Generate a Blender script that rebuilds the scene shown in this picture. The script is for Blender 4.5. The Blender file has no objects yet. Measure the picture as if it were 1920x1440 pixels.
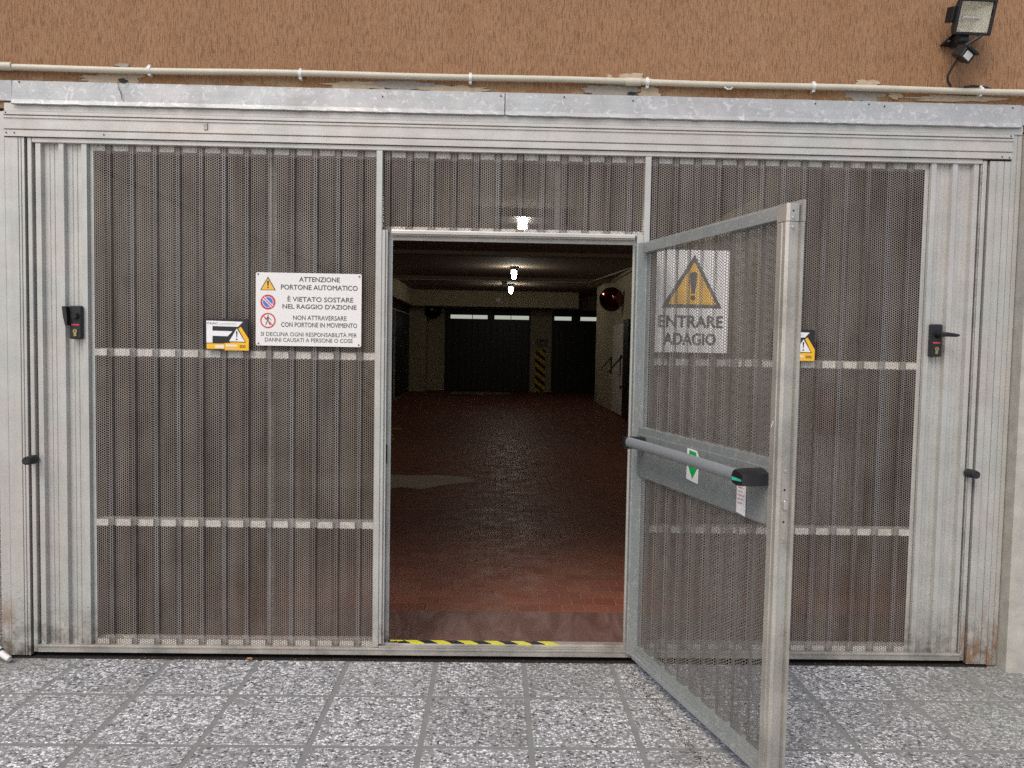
import bpy, bmesh, math, random
import numpy as np
from mathutils import Matrix, Vector
random.seed(7)
rng = np.random.default_rng(7)
S = bpy.context.scene
COL = S.collection

# ------------------------------------------------------------------ camera
cam_d = bpy.data.cameras.new('camera')
cam = bpy.data.objects.new('camera', cam_d)
COL.objects.link(cam)
S.camera = cam
YAW, PITCH, ROLL = 0.0206, -0.0505, 0.0179
fwd = Vector((math.sin(YAW) * math.cos(PITCH), math.cos(YAW) * math.cos(PITCH), math.sin(PITCH)))
rt0 = Vector((math.cos(YAW), -math.sin(YAW), 0))
up0 = rt0.cross(fwd)
rt = rt0 * math.cos(ROLL) + up0 * math.sin(ROLL)
up = -rt0 * math.sin(ROLL) + up0 * math.cos(ROLL)
M = Matrix((rt, up, -fwd)).transposed().to_4x4()
M.translation = Vector((0, -3.4912, 1.4538))
cam.matrix_world = M
cam_d.sensor_width = 36
cam_d.lens = 36 * 1454.1 / 1920
cam_d.clip_start = 0.05
cam_d.clip_end = 500

# ------------------------------------------------------------------ world, sun, exposure
W = bpy.data.worlds.new('World')
S.world = W
W.use_nodes = True
wn = W.node_tree.nodes
wl = W.node_tree.links
bg = wn['Background']
sky = wn.new('ShaderNodeTexSky')
sky.sky_type = 'NISHITA'
sky.sun_disc = False
sky.sun_elevation = math.radians(52)
sky.sun_rotation = math.radians(210)
sky.air_density = 1.0
sky.dust_density = 2.6
sky.ozone_density = 0.3
wl.new(sky.outputs[0], bg.inputs[0])
bg.inputs[1].default_value = 0.12
sun_d = bpy.data.lights.new('sun', 'SUN')
sun = bpy.data.objects.new('sun', sun_d)
COL.objects.link(sun)
sun_d.energy = 1.1
sun_d.angle = math.radians(28)
sun_d.color = (1.0, 0.94, 0.87)
sun.rotation_euler = Vector((0.37, 0.60, -0.85)).to_track_quat('-Z', 'Y').to_euler()
S.view_settings.view_transform = 'Standard'
S.view_settings.look = 'None'
S.view_settings.gamma = 1
S.view_settings.exposure = 0.50
S.cycles.use_denoising = False
S.cycles.use_adaptive_sampling = False
S.cycles.max_bounces = 10
S.cycles.transparent_max_bounces = 16
S.cycles.diffuse_bounces = 6
S.cycles.caustics_reflective = False
S.cycles.sample_clamp_indirect = 1.2

# ------------------------------------------------------------------ mesh helpers
class MB:
    def __init__(s):
        s.v = []; s.f = []; s.uv = None
    def add(s, vs, fs):
        o = len(s.v); s.v += [tuple(p) for p in vs]; s.f += [tuple(i + o for i in f) for f in fs]
        return s
    def box(s, x0, x1, y0, y1, z0, z1, b=0.0, tf=None):
        if b <= 0:
            vs = [(x, y, z) for z in (z0, z1) for y in (y0, y1) for x in (x0, x1)]
            fs = [(0, 2, 3, 1), (4, 5, 7, 6), (0, 1, 5, 4), (2, 6, 7, 3), (0, 4, 6, 2), (1, 3, 7, 5)]
        else:
            bm = bmesh.new()
            bmesh.ops.create_cube(bm, size=1)
            for v in bm.verts:
                v.co = Vector(((x0 + x1) / 2 + v.co.x * (x1 - x0), (y0 + y1) / 2 + v.co.y * (y1 - y0), (z0 + z1) / 2 + v.co.z * (z1 - z0)))
            b = min(b, 0.45 * min(x1 - x0, y1 - y0, z1 - z0))
            bmesh.ops.bevel(bm, geom=bm.edges[:], offset=b, segments=1, affect='EDGES')
            bm.verts.index_update()
            vs = [tuple(v.co) for v in bm.verts]; fs = [tuple(v.index for v in f.verts) for f in bm.faces]
            bm.free()
        if tf: vs = [tf(*p) for p in vs]
        return s.add(vs, fs)
    def prism(s, poly, axis, a0, a1, tf=None):
        """closed polygon (2D) extruded along an axis. axis 'x': poly=(y,z); 'y': poly=(x,z); 'z': poly=(x,y)"""
        n = len(poly)
        def p3(p, a):
            return {'x': (a, p[0], p[1]), 'y': (p[0], a, p[1]), 'z': (p[0], p[1], a)}[axis]
        vs = [p3(p, a0) for p in poly] + [p3(p, a1) for p in poly]
        if tf: vs = [tf(*p) for p in vs]
        fs = [tuple(range(n - 1, -1, -1)), tuple(range(n, 2 * n))] + [(i, (i + 1) % n, n + (i + 1) % n, n + i) for i in range(n)]
        return s.add(vs, fs)
    def poly(s, pts):
        return s.add(pts, [tuple(range(len(pts)))])
    def tube(s, pts, r, n=12, ry=None, cap=True):
        pts = [Vector(p) for p in pts]
        rs = r if isinstance(r, (list, tuple)) else [r] * len(pts)
        rings = []
        ref = None
        for i, p in enumerate(pts):
            t = (pts[min(i + 1, len(pts) - 1)] - pts[max(i - 1, 0)]).normalized()
            if ref is None:
                ref = Vector((0, 0, 1)) if abs(t.z) < 0.9 else Vector((1, 0, 0))
            a = (ref - t * ref.dot(t)).normalized(); ref = a
            b = t.cross(a)
            k = 1.0 if ry is None else ry
            rings.append([p + (a * math.cos(q) + b * math.sin(q) * k) * rs[i] for q in [2 * math.pi * j / n for j in range(n)]])
        vs = [v for rg in rings for v in rg]; fs = []
        for i in range(len(rings) - 1):
            for j in range(n):
                fs.append((i * n + j, i * n + (j + 1) % n, (i + 1) * n + (j + 1) % n, (i + 1) * n + j))
        if cap:
            fs.append(tuple(range(n - 1, -1, -1))); fs.append(tuple((len(rings) - 1) * n + j for j in range(n)))
        return s.add(vs, fs)
    def disc(s, c, r, n=20, normal='y', rx=None):
        rx = rx or r
        pts = []
        for j in range(n):
            a = 2 * math.pi * j / n
            pts.append((c[0] + rx * math.cos(a), c[1], c[2] + r * math.sin(a)) if normal == 'y' else (c[0] + rx * math.cos(a), c[1] + r * math.sin(a), c[2]))
        return s.poly(pts)

ROOTS = {}
def wloc(o):
    p = Vector(o.location)
    while o.parent:
        o = o.parent; p += Vector(o.location)
    return p
def mesh_from(mb, name, mat, center=None):
    v = np.array(mb.v, float)
    c = np.array(center if center is not None else (v.min(0) + v.max(0)) / 2)
    me = bpy.data.meshes.new(name)
    me.from_pydata((v - c).tolist(), [], mb.f)
    if mb.uv is not None:
        lay = me.uv_layers.new(name='UVMap')
        idx = np.empty(len(me.loops), int); me.loops.foreach_get('vertex_index', idx)
        lay.data.foreach_set('uv', np.array(mb.uv, float)[idx].ravel())
    if mat: me.materials.append(mat)
    me.validate()
    return me, Vector(c)
def recalc(me):
    bm = bmesh.new(); bm.from_mesh(me)
    bmesh.ops.recalc_face_normals(bm, faces=bm.faces[:]); bm.to_mesh(me); bm.free()
def put(name, mb, mat, parent=None, smooth=False, kind=None, fix=True, label=None):
    me, c = mesh_from(mb, name, mat)
    if fix: recalc(me)
    if smooth:
        me.polygons.foreach_set('use_smooth', [True] * len(me.polygons))
        me.set_sharp_from_angle(angle=math.radians(38))
    o = bpy.data.objects.new(name, me); COL.objects.link(o)
    if parent is not None:
        o.parent = parent; o.location = c - wloc(parent)
    else: o.location = c
    if kind: o['kind'] = kind
    if label: o['label'] = label
    return o
def place(name, me, loc, parent=None):
    o = bpy.data.objects.new(name, me); COL.objects.link(o)
    if parent is not None:
        o.parent = parent; o.location = Vector(loc) - wloc(parent)
    else: o.location = loc
    return o
def thing(name, loc, label, cat, group=None):
    o = bpy.data.objects.new(name, None); COL.objects.link(o)
    o.empty_display_size = 0.1
    o.location = loc; o['label'] = label; o['category'] = cat
    if group: o['group'] = group
    return o
def tag(o, label, cat, group=None):
    o['label'] = label; o['category'] = cat
    if group: o['group'] = group
    return o

# ------------------------------------------------------------------ material helpers
class NT:
    def __init__(s, name):
        s.m = bpy.data.materials.new(name); s.m.use_nodes = True
        s.t = s.m.node_tree; s.n = s.t.nodes
        s.b = s.n['Principled BSDF']; s.o = s.n['Material Output']
    def node(s, ty, **kw):
        n = s.n.new(ty)
        for k, v in kw.items(): setattr(n, k, v)
        return n
    def link(s, a, b): s.t.links.new(a, b)
    def val(s, sock, v):
        if hasattr(v, 'is_linked') or isinstance(v, bpy.types.NodeSocket): s.link(v, sock)
        else: sock.default_value = v
    def math(s, op, a, b=None, c=None, clamp=False):
        n = s.node('ShaderNodeMath', operation=op, use_clamp=clamp)
        s.val(n.inputs[0], a)
        if b is not None: s.val(n.inputs[1], b)
        if c is not None: s.val(n.inputs[2], c)
        return n.outputs[0]
    def pos(s): return s.node('ShaderNodeNewGeometry').outputs['Position']
    def obj(s): return s.node('ShaderNodeTexCoord').outputs['Object']
    def map(s, v, scale=(1, 1, 1), loc=(0, 0, 0)):
        n = s.node('ShaderNodeMapping')
        s.link(v, n.inputs[0]); n.inputs['Scale'].default_value = scale; n.inputs['Location'].default_value = loc
        return n.outputs[0]
    def noise(s, v, scale, detail=3, rough=0.55, dist=0.0):
        n = s.node('ShaderNodeTexNoise'); s.link(v, n.inputs['Vector'])
        n.inputs['Scale'].default_value = scale; n.inputs['Detail'].default_value = detail
        n.inputs['Roughness'].default_value = rough; n.inputs['Distortion'].default_value = dist
        return n.outputs['Fac']
    def vor(s, v, scale, feature='F1', out='Color', rnd=1.0):
        n = s.node('ShaderNodeTexVoronoi', feature=feature); s.link(v, n.inputs['Vector'])
        n.inputs['Scale'].default_value = scale; n.inputs['Randomness'].default_value = rnd
        return n.outputs[out]
    def ramp(s, f, stops, interp='LINEAR'):
        n = s.node('ShaderNodeValToRGB'); s.val(n.inputs[0], f)
        e = n.color_ramp.elements; n.color_ramp.interpolation = interp
        while len(e) < len(stops): e.new(0.5)
        for el, (p, c) in zip(e, stops):
            el.position = p; el.color = (c, c, c, 1) if isinstance(c, (int, float)) else (*c, 1)
        return n.outputs[0]
    def range(s, f, a, b, c=0.0, d=1.0):
        n = s.node('ShaderNodeMapRange'); s.val(n.inputs[0], f)
        for i, v in zip((1, 2, 3, 4), (a, b, c, d)): n.inputs[i].default_value = v
        return n.outputs[0]
    def mix(s, f, a, b, mode='MIX'):
        n = s.node('ShaderNodeMix', data_type='RGBA', blend_type=mode)
        s.val(n.inputs[0], f)
        for i, v in ((6, a), (7, b)):
            if isinstance(v, bpy.types.NodeSocket): s.link(v, n.inputs[i])
            else: n.inputs[i].default_value = (*v, 1) if len(v) == 3 else v
        return n.outputs[2]
    def sep(s, v):
        n = s.node('ShaderNodeSeparateXYZ'); s.link(v, n.inputs[0]); return n.outputs
    def bump(s, h, strength=0.3, dist=0.002):
        n = s.node('ShaderNodeBump'); s.link(h, n.inputs['Height'])
        n.inputs['Strength'].default_value = strength; n.inputs['Distance'].default_value = dist
        s.link(n.outputs[0], s.b.inputs['Normal'])
    def base(s, c):
        if isinstance(c, bpy.types.NodeSocket): s.link(c, s.b.inputs['Base Color'])
        else: s.b.inputs['Base Color'].default_value = (*c, 1)
    def pr(s, rough=0.5, metal=0.0, spec=0.5):
        s.val(s.b.inputs['Roughness'], rough); s.val(s.b.inputs['Metallic'], metal); s.b.inputs['Specular IOR Level'].default_value = spec
        return s

def plain(name, c, rough=0.5, metal=0.0, var=0.12, scale=40, bump=0.0, spec=0.5):
    t = NT(name); p = t.pos()
    f = t.noise(p, scale, 4)
    col = t.mix(f, tuple(x * (1 - var) for x in c), tuple(min(1, x * (1 + var)) for x in c))
    t.base(col); t.pr(rough, metal, spec)
    if bump: t.bump(f, bump, 0.001)
    return t.m

def metal_mat(name, c, rough=0.42, metal=0.55, grime=0.0, streak='z', spangle=0.0, blotch=0.14, rust=0.0):
    t = NT(name); p = t.pos()
    sc = (60, 60, 3) if streak == 'z' else (3, 60, 60)
    st = t.noise(t.map(p, sc), 1.0, 4)
    bl = t.noise(p, 7.0, 5, 0.6)
    fine = t.noise(p, 160, 2)
    k = t.math('ADD', t.math('MULTIPLY', st, 0.22), t.math('ADD', t.math('MULTIPLY', bl, 0.58), t.math('MULTIPLY', fine, 0.2)))
    col = t.mix(t.range(k, 0.38, 0.62), tuple(x * (1 - blotch) for x in c), tuple(min(1, x * (1 + blotch * 0.7)) for x in c))
    hue = t.range(t.noise(p, 2.6, 3), 0.38, 0.62)
    col = t.mix(0.9, col, t.mix(hue, (0.975, 1.0, 0.97), (1.035, 0.985, 0.955)), 'MULTIPLY')
    rg = t.range(k, 0.35, 0.65, rough + 0.1, rough - 0.08)
    if spangle > 0:
        sp = t.vor(t.map(p, (1, 1, 1)), 26, out='Color')
        spv = t.sep(sp)[0]
        w = t.noise(p, 32, 3, 0.6, 1.2)
        white = t.range(w, 0.56, 0.66)
        col = t.mix(t.math('MULTIPLY', spv, 0.25), col, (c[0] * 0.62, c[1] * 0.66, c[2] * 0.68))
        col = t.mix(t.math('MULTIPLY', white, spangle), col, (0.78, 0.77, 0.77))
    if grime > 0:
        z = t.sep(p)[2]
        hgt = t.range(z, 0.0, 0.27, 1.0, 0.0)
        g = t.math('MULTIPLY', hgt, t.range(t.noise(p, 18, 6, 0.65), 0.35, 0.62))
        col = t.mix(t.math('MULTIPLY', g, grime), col, (0.13, 0.10, 0.07))
        xx = t.math('ABSOLUTE', t.sep(p)[0])
        rk = t.math('MULTIPLY', t.math('MULTIPLY', t.range(z, 0.05, 0.36, 1.0, 0.0), t.range(xx, 2.145, 2.17)), t.range(t.noise(t.map(p, (34, 34, 7)), 1.0, 5, 0.65), 0.47, 0.58))
        col = t.mix(t.math('MULTIPLY', rk, 0.75), col, (0.30, 0.135, 0.05))
        spk = t.math('MULTIPLY', t.range(t.noise(p, 120, 2), 0.63, 0.68), t.range(z, 0.05, 0.6, 1.0, 0.0))
        col = t.mix(t.math('MULTIPLY', spk, 0.7 * grime), col, (0.07, 0.055, 0.04))
    if rust > 0:
        rs = t.range(t.noise(t.map(p, (9, 9, 3)), 1.0, 6, 0.7), 0.64, 0.72)
        col = t.mix(t.math('MULTIPLY', rs, rust), col, (0.30, 0.12, 0.045))
    t.base(col); t.pr(rg, metal)
    t.bump(t.math('ADD', bl, t.math('MULTIPLY', fine, 0.15)), 0.10, 0.004)
    return t.m

ALU = metal_mat('brushed_aluminium', (0.525, 0.515, 0.485), grime=1.0, metal=0.35, rough=0.45)
ALU_H = metal_mat('brushed_aluminium_beam', (0.565, 0.535, 0.50), streak='x', metal=0.35, rough=0.45)
ALU_SILL = metal_mat('worn_aluminium_sill', (0.40, 0.375, 0.34), streak='x', metal=0.4, rough=0.45, blotch=0.4)
GALV = metal_mat('galvanised_sheet', (0.455, 0.455, 0.455), spangle=0.42, streak='x', metal=0.25, rough=0.5)
DOORMET = metal_mat('door_galvanised', (0.40, 0.43, 0.425), metal=0.55, rough=0.42, spangle=0.25, rust=0.15)
DOORMET_W = metal_mat('door_edge_aluminium', (0.49, 0.47, 0.425), metal=0.5, rough=0.4, rust=0.4, blotch=0.3)
BARMET = metal_mat('galvanised_bar', (0.74, 0.70, 0.64), metal=0.2, rough=0.6)
DARK = plain('black_plastic', (0.012, 0.012, 0.014), 0.42, var=0.3)
DARKSTEEL = plain('dark_steel', (0.02, 0.017, 0.014), 0.7, var=0.4)
RUBBER = plain('black_rubber', (0.02, 0.02, 0.02), 0.7)

def perforated(name, c, r=0.0038, metal=0.3, dirt=(0.30, 0.25, 0.21), tear=None, painted_light=False):
    t = NT(name)
    a, p = 0.0094, 0.0108
    uv = t.node('ShaderNodeUVMap').outputs[0]
    s = t.sep(uv); U, V = s[0], s[1]
    def lat(du, dv):
        fu = t.math('SUBTRACT', t.math('MULTIPLY', t.math('FRACT', t.math('DIVIDE', t.math('ADD', U, du), 2 * a)), 2 * a), a)
        fv = t.math('SUBTRACT', t.math('MULTIPLY', t.math('FRACT', t.math('DIVIDE', t.math('ADD', V, dv), p)), p), p / 2)
        return t.math('SQRT', t.math('ADD', t.math('MULTIPLY', fu, fu), t.math('MULTIPLY', fv, fv)))
    d = t.math('MINIMUM', lat(10, 10), lat(10 + a, 10 + p / 2))
    hole = t.math('LESS_THAN', d, r)
    if tear:
        pp = t.pos()
        q = t.sep(pp)
        nx = t.math('ADD', q[0], t.math('MULTIPLY', t.math('SUBTRACT', t.noise(pp, 60, 2), 0.5), 0.03))
        dx = t.math('ABSOLUTE', t.math('SUBTRACT', nx, tear[0])); dz = t.math('ABSOLUTE', t.math('SUBTRACT', q[2], tear[1]))
        e = t.math('ADD', t.math('DIVIDE', dx, 0.017), t.math('DIVIDE', dz, 0.010))
        hole = t.math('MAXIMUM', hole, t.math('LESS_THAN', e, 1.0))
    P = t.pos()
    k = t.noise(t.map(P, (14, 14, 1.2)), 1.0, 5, 0.6)
    k2 = t.noise(P, 5, 4)
    f = t.range(t.math('ADD', t.math('MULTIPLY', k, 0.6), t.math('MULTIPLY', k2, 0.4)), 0.36, 0.64)
    col = t.mix(f, c, dirt)
    if painted_light:
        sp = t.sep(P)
        # rib fronts painted lighter as if sky-lit; bands imitate lit crossbars behind the holes
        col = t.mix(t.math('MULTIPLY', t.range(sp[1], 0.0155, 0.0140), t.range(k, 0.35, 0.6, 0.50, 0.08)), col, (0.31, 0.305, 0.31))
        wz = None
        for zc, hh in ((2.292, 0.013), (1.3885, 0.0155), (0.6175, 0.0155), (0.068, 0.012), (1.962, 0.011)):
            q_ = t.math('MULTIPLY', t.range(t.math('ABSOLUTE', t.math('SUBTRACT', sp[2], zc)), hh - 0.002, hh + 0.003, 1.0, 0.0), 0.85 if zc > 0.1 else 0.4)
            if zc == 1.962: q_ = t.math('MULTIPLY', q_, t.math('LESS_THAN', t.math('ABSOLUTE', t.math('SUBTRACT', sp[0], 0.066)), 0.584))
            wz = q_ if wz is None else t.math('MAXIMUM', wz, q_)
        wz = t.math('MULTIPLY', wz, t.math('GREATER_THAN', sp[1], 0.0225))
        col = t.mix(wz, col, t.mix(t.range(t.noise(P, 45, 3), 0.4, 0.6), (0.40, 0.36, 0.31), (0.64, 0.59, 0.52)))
    t.base(col); t.pr(0.5, metal)
    tr = t.node('ShaderNodeBsdfTransparent'); mx = t.node('ShaderNodeMixShader')
    t.link(hole, mx.inputs[0]); t.link(t.b.outputs[0], mx.inputs[1]); t.link(tr.outputs[0], mx.inputs[2])
    t.link(mx.outputs[0], t.o.inputs[0])
    return t.m
PERF = perforated('perforated_sheet', (0.275, 0.236, 0.200), dirt=(0.140,0.110,0.089), painted_light=True, tear=(-1.675, 0.098))
PERF_D = perforated('perforated_door_sheet', (0.27, 0.250, 0.222), r=0.0041, dirt=(0.19, 0.170, 0.148))

def plaster_mat():
    t = NT('brown_scratched_plaster'); p = t.pos(); z = t.sep(p)[2]
    n1 = t.noise(t.map(p, (230, 230, 19)), 1.0, 3, 0.55, 0.5)
    n2 = t.noise(t.map(p, (430, 430, 38)), 1.0, 2)
    sc = t.math('MAXIMUM', t.range(n1, 0.54, 0.66), t.math('MULTIPLY', t.range(n2, 0.56, 0.66), 0.5))
    tone = t.noise(t.map(p, (5, 5, 1.3)), 1.0, 5, 0.6)
    col = t.mix(t.range(tone, 0.3, 0.7), (0.342, 0.183, 0.094), (0.398, 0.226, 0.124))
    grain = t.noise(p, 420, 2)
    col = t.mix(t.math('MULTIPLY', grain, 0.25), col, (0.22, 0.11, 0.06))
    col = t.mix(t.math('MULTIPLY', sc, 0.60), col, (0.125, 0.066, 0.034))
    band = t.math('MULTIPLY', t.range(z, 2.56, 2.63, 1.0, 0.0), t.range(t.noise(t.map(p, (7, 7, 14)), 1.0, 5, 0.65), 0.48, 0.56))
    col = t.mix(t.math('MULTIPLY', band, 0.75), col, (0.46, 0.34, 0.19))
    rustb = t.math('MULTIPLY', t.range(z, 2.58, 2.64, 1.0, 0.0), t.range(t.noise(t.map(p, (4, 4, 3), (5, 0, 0)), 1.0, 3), 0.45, 0.6))
    col = t.mix(t.math('MULTIPLY', rustb, 0.45), col, (0.36, 0.15, 0.05))
    sp = t.range(t.noise(p, 28, 5, 0.7), 0.685, 0.71)
    col = t.mix(t.math('MULTIPLY', sp, 0.6), col, (0.55, 0.42, 0.30))
    t.base(col); t.pr(0.9, 0, 0.2)
    t.bump(t.math('SUBTRACT', t.math('MULTIPLY', grain, 0.25), sc), 0.6, 0.004)
    return t.m
PLASTER = plaster_mat()
MORTAR = plain('repair_mortar', (0.48, 0.375, 0.26), 0.95, var=0.3, scale=60, bump=0.4, spec=0.2)
MORTAR_G = plain('repair_mortar_grey', (0.34, 0.30, 0.25), 0.95, var=0.3, scale=60, bump=0.4, spec=0.2)
CONDUIT = plain('cream_conduit_pvc', (0.58, 0.53, 0.42), 0.45, var=0.14, scale=18)
WHITEPVC = plain('white_painted_pipe', (0.75, 0.74, 0.70), 0.5, var=0.12, scale=50)

def pebble_mat():
    t = NT('pebbledash'); p = t.pos()
    v = t.vor(p, 130)
    s = t.sep(v)
    col = t.ramp(s[0], [(0.0, (0.10, 0.09, 0.075)), (0.4, (0.30, 0.27, 0.22)), (0.8, (0.45, 0.40, 0.33)), (1.0, (0.65, 0.6, 0.5))])
    col = t.mix(t.range(t.vor(p, 130, out='Distance'), 0.2, 0.6), col, (0.16, 0.14, 0.12))
    t.base(col); t.pr(0.85)
    t.bump(t.math('SUBTRACT', 1.0, t.vor(p, 130, out='Distance')), 0.8, 0.006)
    return t.m
PEBBLE = pebble_mat()
CEMENT = plain('weathered_cement', (0.43, 0.41, 0.36), 0.9, var=0.38, scale=14, bump=0.3)

def aggregate_mat():
    t = NT('washed_gravel_tile'); p = t.pos()
    rnd = t.node('ShaderNodeObjectInfo').outputs['Random']
    w = t.node('ShaderNodeTexNoise'); t.link(p, w.inputs['Vector']); w.inputs['Scale'].default_value = 55
    off = t.node('ShaderNodeVectorMath', operation='MULTIPLY_ADD')
    t.link(w.outputs['Color'], off.inputs[0]); off.inputs[1].default_value = (0.014, 0.014, 0.0); t.link(p, off.inputs[2])
    q = t.map(off.outputs[0], (0.9, 1.15, 1.0))
    c1 = t.sep(t.vor(q, 96))
    d1 = t.vor(q, 96, feature='DISTANCE_TO_EDGE', out='Distance')
    chip = t.ramp(c1[0], [(0.0, (0.03, 0.03, 0.034)), (0.17, (0.10, 0.10, 0.105)), (0.18, (0.20, 0.20, 0.20)), (0.42, (0.32, 0.32, 0.325)), (0.43, (0.50, 0.50, 0.51)), (0.66, (0.62, 0.62, 0.63)), (0.67, (0.86, 0.86, 0.87)), (1.0, (0.95, 0.95, 0.95))])
    matrix = t.mix(t.noise(p, 300, 2), (0.19, 0.19, 0.19), (0.36, 0.36, 0.355))
    size = t.range(c1[1], 0, 1, 0.02, 0.16)
    stone = t.math('GREATER_THAN', d1, size)
    stone = t.range(t.math('SUBTRACT', d1, size), 0.0, 0.05)
    col = t.mix(stone, matrix, chip)
    tone = t.noise(p, 3.0, 4)
    dirt = t.range(t.math('ADD', t.math('MULTIPLY', tone, 0.75), t.math('MULTIPLY', rnd, 0.25)), 0.40, 0.66)
    col = t.mix(t.math('MULTIPLY', dirt, 0.34), col, (0.24, 0.235, 0.22), 'MIX')
    # old splash dirt and moss in the two corners beside the posts
    x, y, z = t.sep(p)[0:3]
    def corner(cx, cy, r, c, amt, col):
        dd = t.math('SQRT', t.math('ADD', t.math('POWER', t.math('SUBTRACT', x, cx), 2.0), t.math('POWER', t.math('SUBTRACT', y, cy), 2.0)))
        m = t.math('MULTIPLY', t.range(t.math('ADD', dd, t.math('MULTIPLY', t.noise(p, 8, 4), r)), r * 0.75, r * 1.5, 1.0, 0.0), amt)
        return t.mix(m, col, c)
    col = corner(-2.25, 0.0, 0.40, (0.19, 0.19, 0.16), 0.8, col)
    col = corner(2.25, -0.1, 0.52, (0.19, 0.195, 0.165), 0.55, col)
    col = corner(2.0, -0.55, 0.35, (0.21, 0.23, 0.17), 0.3, col)
    col = t.mix(1.0, col, (1.0, 1.0, 1.0), 'MULTIPLY')
    col = t.mix(1.0, col, t.ramp(t.math('FRACT', t.math('MULTIPLY', rnd, 7.31)), [(0.0, 0.93), (0.5, 1.04), (1.0, 1.12)]), 'MULTIPLY')
    stn = t.range(t.noise(p, 1.6, 6, 0.7), 0.52, 0.66)
    col = t.mix(t.math('MULTIPLY', stn, 0.35), col, (0.20, 0.19, 0.165))
    t.base(col); t.pr(0.62)
    t.bump(t.math('ADD', stone, t.math('MULTIPLY', t.noise(p, 200, 2), 0.3)), 0.35, 0.003)
    return t.m
TILE = aggregate_mat()
GROUT = plain('cement_joint', (0.235, 0.237, 0.225), 0.9, var=0.22, scale=14, bump=0.2)
ASPH = plain('courtyard_concrete', (0.45, 0.44, 0.42), 0.9, var=0.25, scale=4)

def terracotta_mat():
    t = NT('red_clinker_tile'); p = t.pos()
    at = t.node('ShaderNodeAttribute', attribute_name='tone')
    rnd = t.node('ShaderNodeObjectInfo').outputs['Random']
    f = t.math('FRACT', t.math('ADD', at.outputs['Fac'], rnd))
    col = t.mix(f, (0.185, 0.060, 0.037), (0.245, 0.084, 0.050))
    st = t.noise(t.map(p, (1.0, 1.0, 1.0)), 2.2, 5, 0.6)
    dust = t.range(st, 0.5, 0.72)
    col = t.mix(t.math('MULTIPLY', dust, 0.38), col, (0.25, 0.165, 0.125))
    t.base(col)
    t.pr(t.range(t.noise(p, 6, 4), 0.35, 0.65, 0.44, 0.62), 0, 0.24)
    t.bump(t.noise(p, 9, 3), 0.05, 0.004)
    return t.m
CLINKER = terracotta_mat()
CLINKJ = plain('clinker_joint', (0.34, 0.22, 0.17), 0.85)
tt = NT('red_oxide_threshold'); tp_ = tt.pos()
tt.base(tt.mix(tt.range(tt.noise(tt.map(tp_, (9, 2.2, 1), (0, 0, 0)), 1.0, 6, 0.65, 0.8), 0.42, 0.68), (0.115, 0.048, 0.036), (0.21, 0.125, 0.105)))
tt.pr(0.5)
THRESH = tt.m
INWALL = plain('garage_wall_paint', (0.55, 0.49, 0.34), 0.85, var=0.12, scale=5)
INWALL_L = plain('garage_pier_paint', (0.80, 0.76, 0.68), 0.85, var=0.10, scale=5)
CEIL = plain('garage_ceiling_paint', (0.26, 0.20, 0.155), 0.9, var=0.15, scale=3)
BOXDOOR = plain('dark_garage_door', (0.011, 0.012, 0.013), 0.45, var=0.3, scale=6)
YEL = plain('hazard_orange_yellow', (0.97, 0.56, 0.03), 0.45, var=0.06)
YEL_T = plain('tape_yellow', (0.72, 0.66, 0.05), 0.4, var=0.12, scale=60)
BLK = plain('print_black', (0.015, 0.015, 0.018), 0.5, var=0.2)
GREYP = plain('print_grey', (0.10, 0.097, 0.093), 0.5, var=0.1)
GREYP2 = plain('print_pale_grey', (0.45, 0.45, 0.45), 0.5, var=0.1)
WHITE = plain('sign_white', (0.82, 0.79, 0.75), 0.38, var=0.03, scale=10)
WHITE2 = plain('sign_white_print', (0.86, 0.84, 0.82), 0.4, var=0.03)
REDP = plain('sign_red', (0.62, 0.045, 0.07), 0.4, var=0.05)
BLUEP = plain('sign_blue', (0.07, 0.20, 0.58), 0.4, var=0.05)
AMBER = plain('sign_amber', (0.86, 0.48, 0.06), 0.4, var=0.04)
ORANGE = plain('sticker_orange', (0.93, 0.50, 0.015), 0.35, var=0.05)
ORANGE_F = plain('sticker_orange_faded', (0.85, 0.52, 0.22), 0.4, var=0.1)
PALE = plain('sticker_faded_white', (0.85, 0.76, 0.62), 0.4, var=0.05)
GREEN = plain('sticker_green', (0.01, 0.42, 0.08), 0.4, var=0.05)
TEAL = plain('teal_inlay', (0.05, 0.48, 0.36), 0.4, var=0.3, scale=30)
STEELTUBE = plain('grey_push_bar', (0.31, 0.33, 0.345), 0.36, metal=0.3, var=0.08, scale=12)
BRASS = plain('brass', (0.42, 0.33, 0.16), 0.35, metal=0.9)
CHROME = plain('rivet_steel', (0.62, 0.60, 0.56), 0.3, metal=0.8)
REDPAINT = plain('extinguisher_red', (0.35, 0.02, 0.02), 0.35)
MIRROR = plain('mirror_acrylic', (0.5, 0.5, 0.5), 0.06, metal=1.0, var=0.02)
MIRROR_R = plain('red_reflection_mirror', (0.22, 0.07, 0.06), 0.08, metal=1.0, var=0.05)  # reflection of the red floor put into the mirror's colour
LEAF = plain('dry_leaf', (0.30, 0.17, 0.07), 0.8, var=0.4, scale=90)
REFL = plain('lamp_reflector', (0.86, 0.82, 0.68), 0.35, metal=0.3, var=0.04, scale=90)
lm = NT('lit_lamp_glass'); lm.base((0.9, 0.9, 0.88)); lm.b.inputs['Emission Color'].default_value = (1, 0.94, 0.80, 1); lm.b.inputs['Emission Strength'].default_value = 62.0
LAMPGLASS = lm.m
LAMPGLASS_N = lm.m.copy(); LAMPGLASS_N.name = 'lit_lamp_glass_bright'
LAMPGLASS_N.node_tree.nodes['Principled BSDF'].inputs['Emission Strength'].default_value = 120.0
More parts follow.
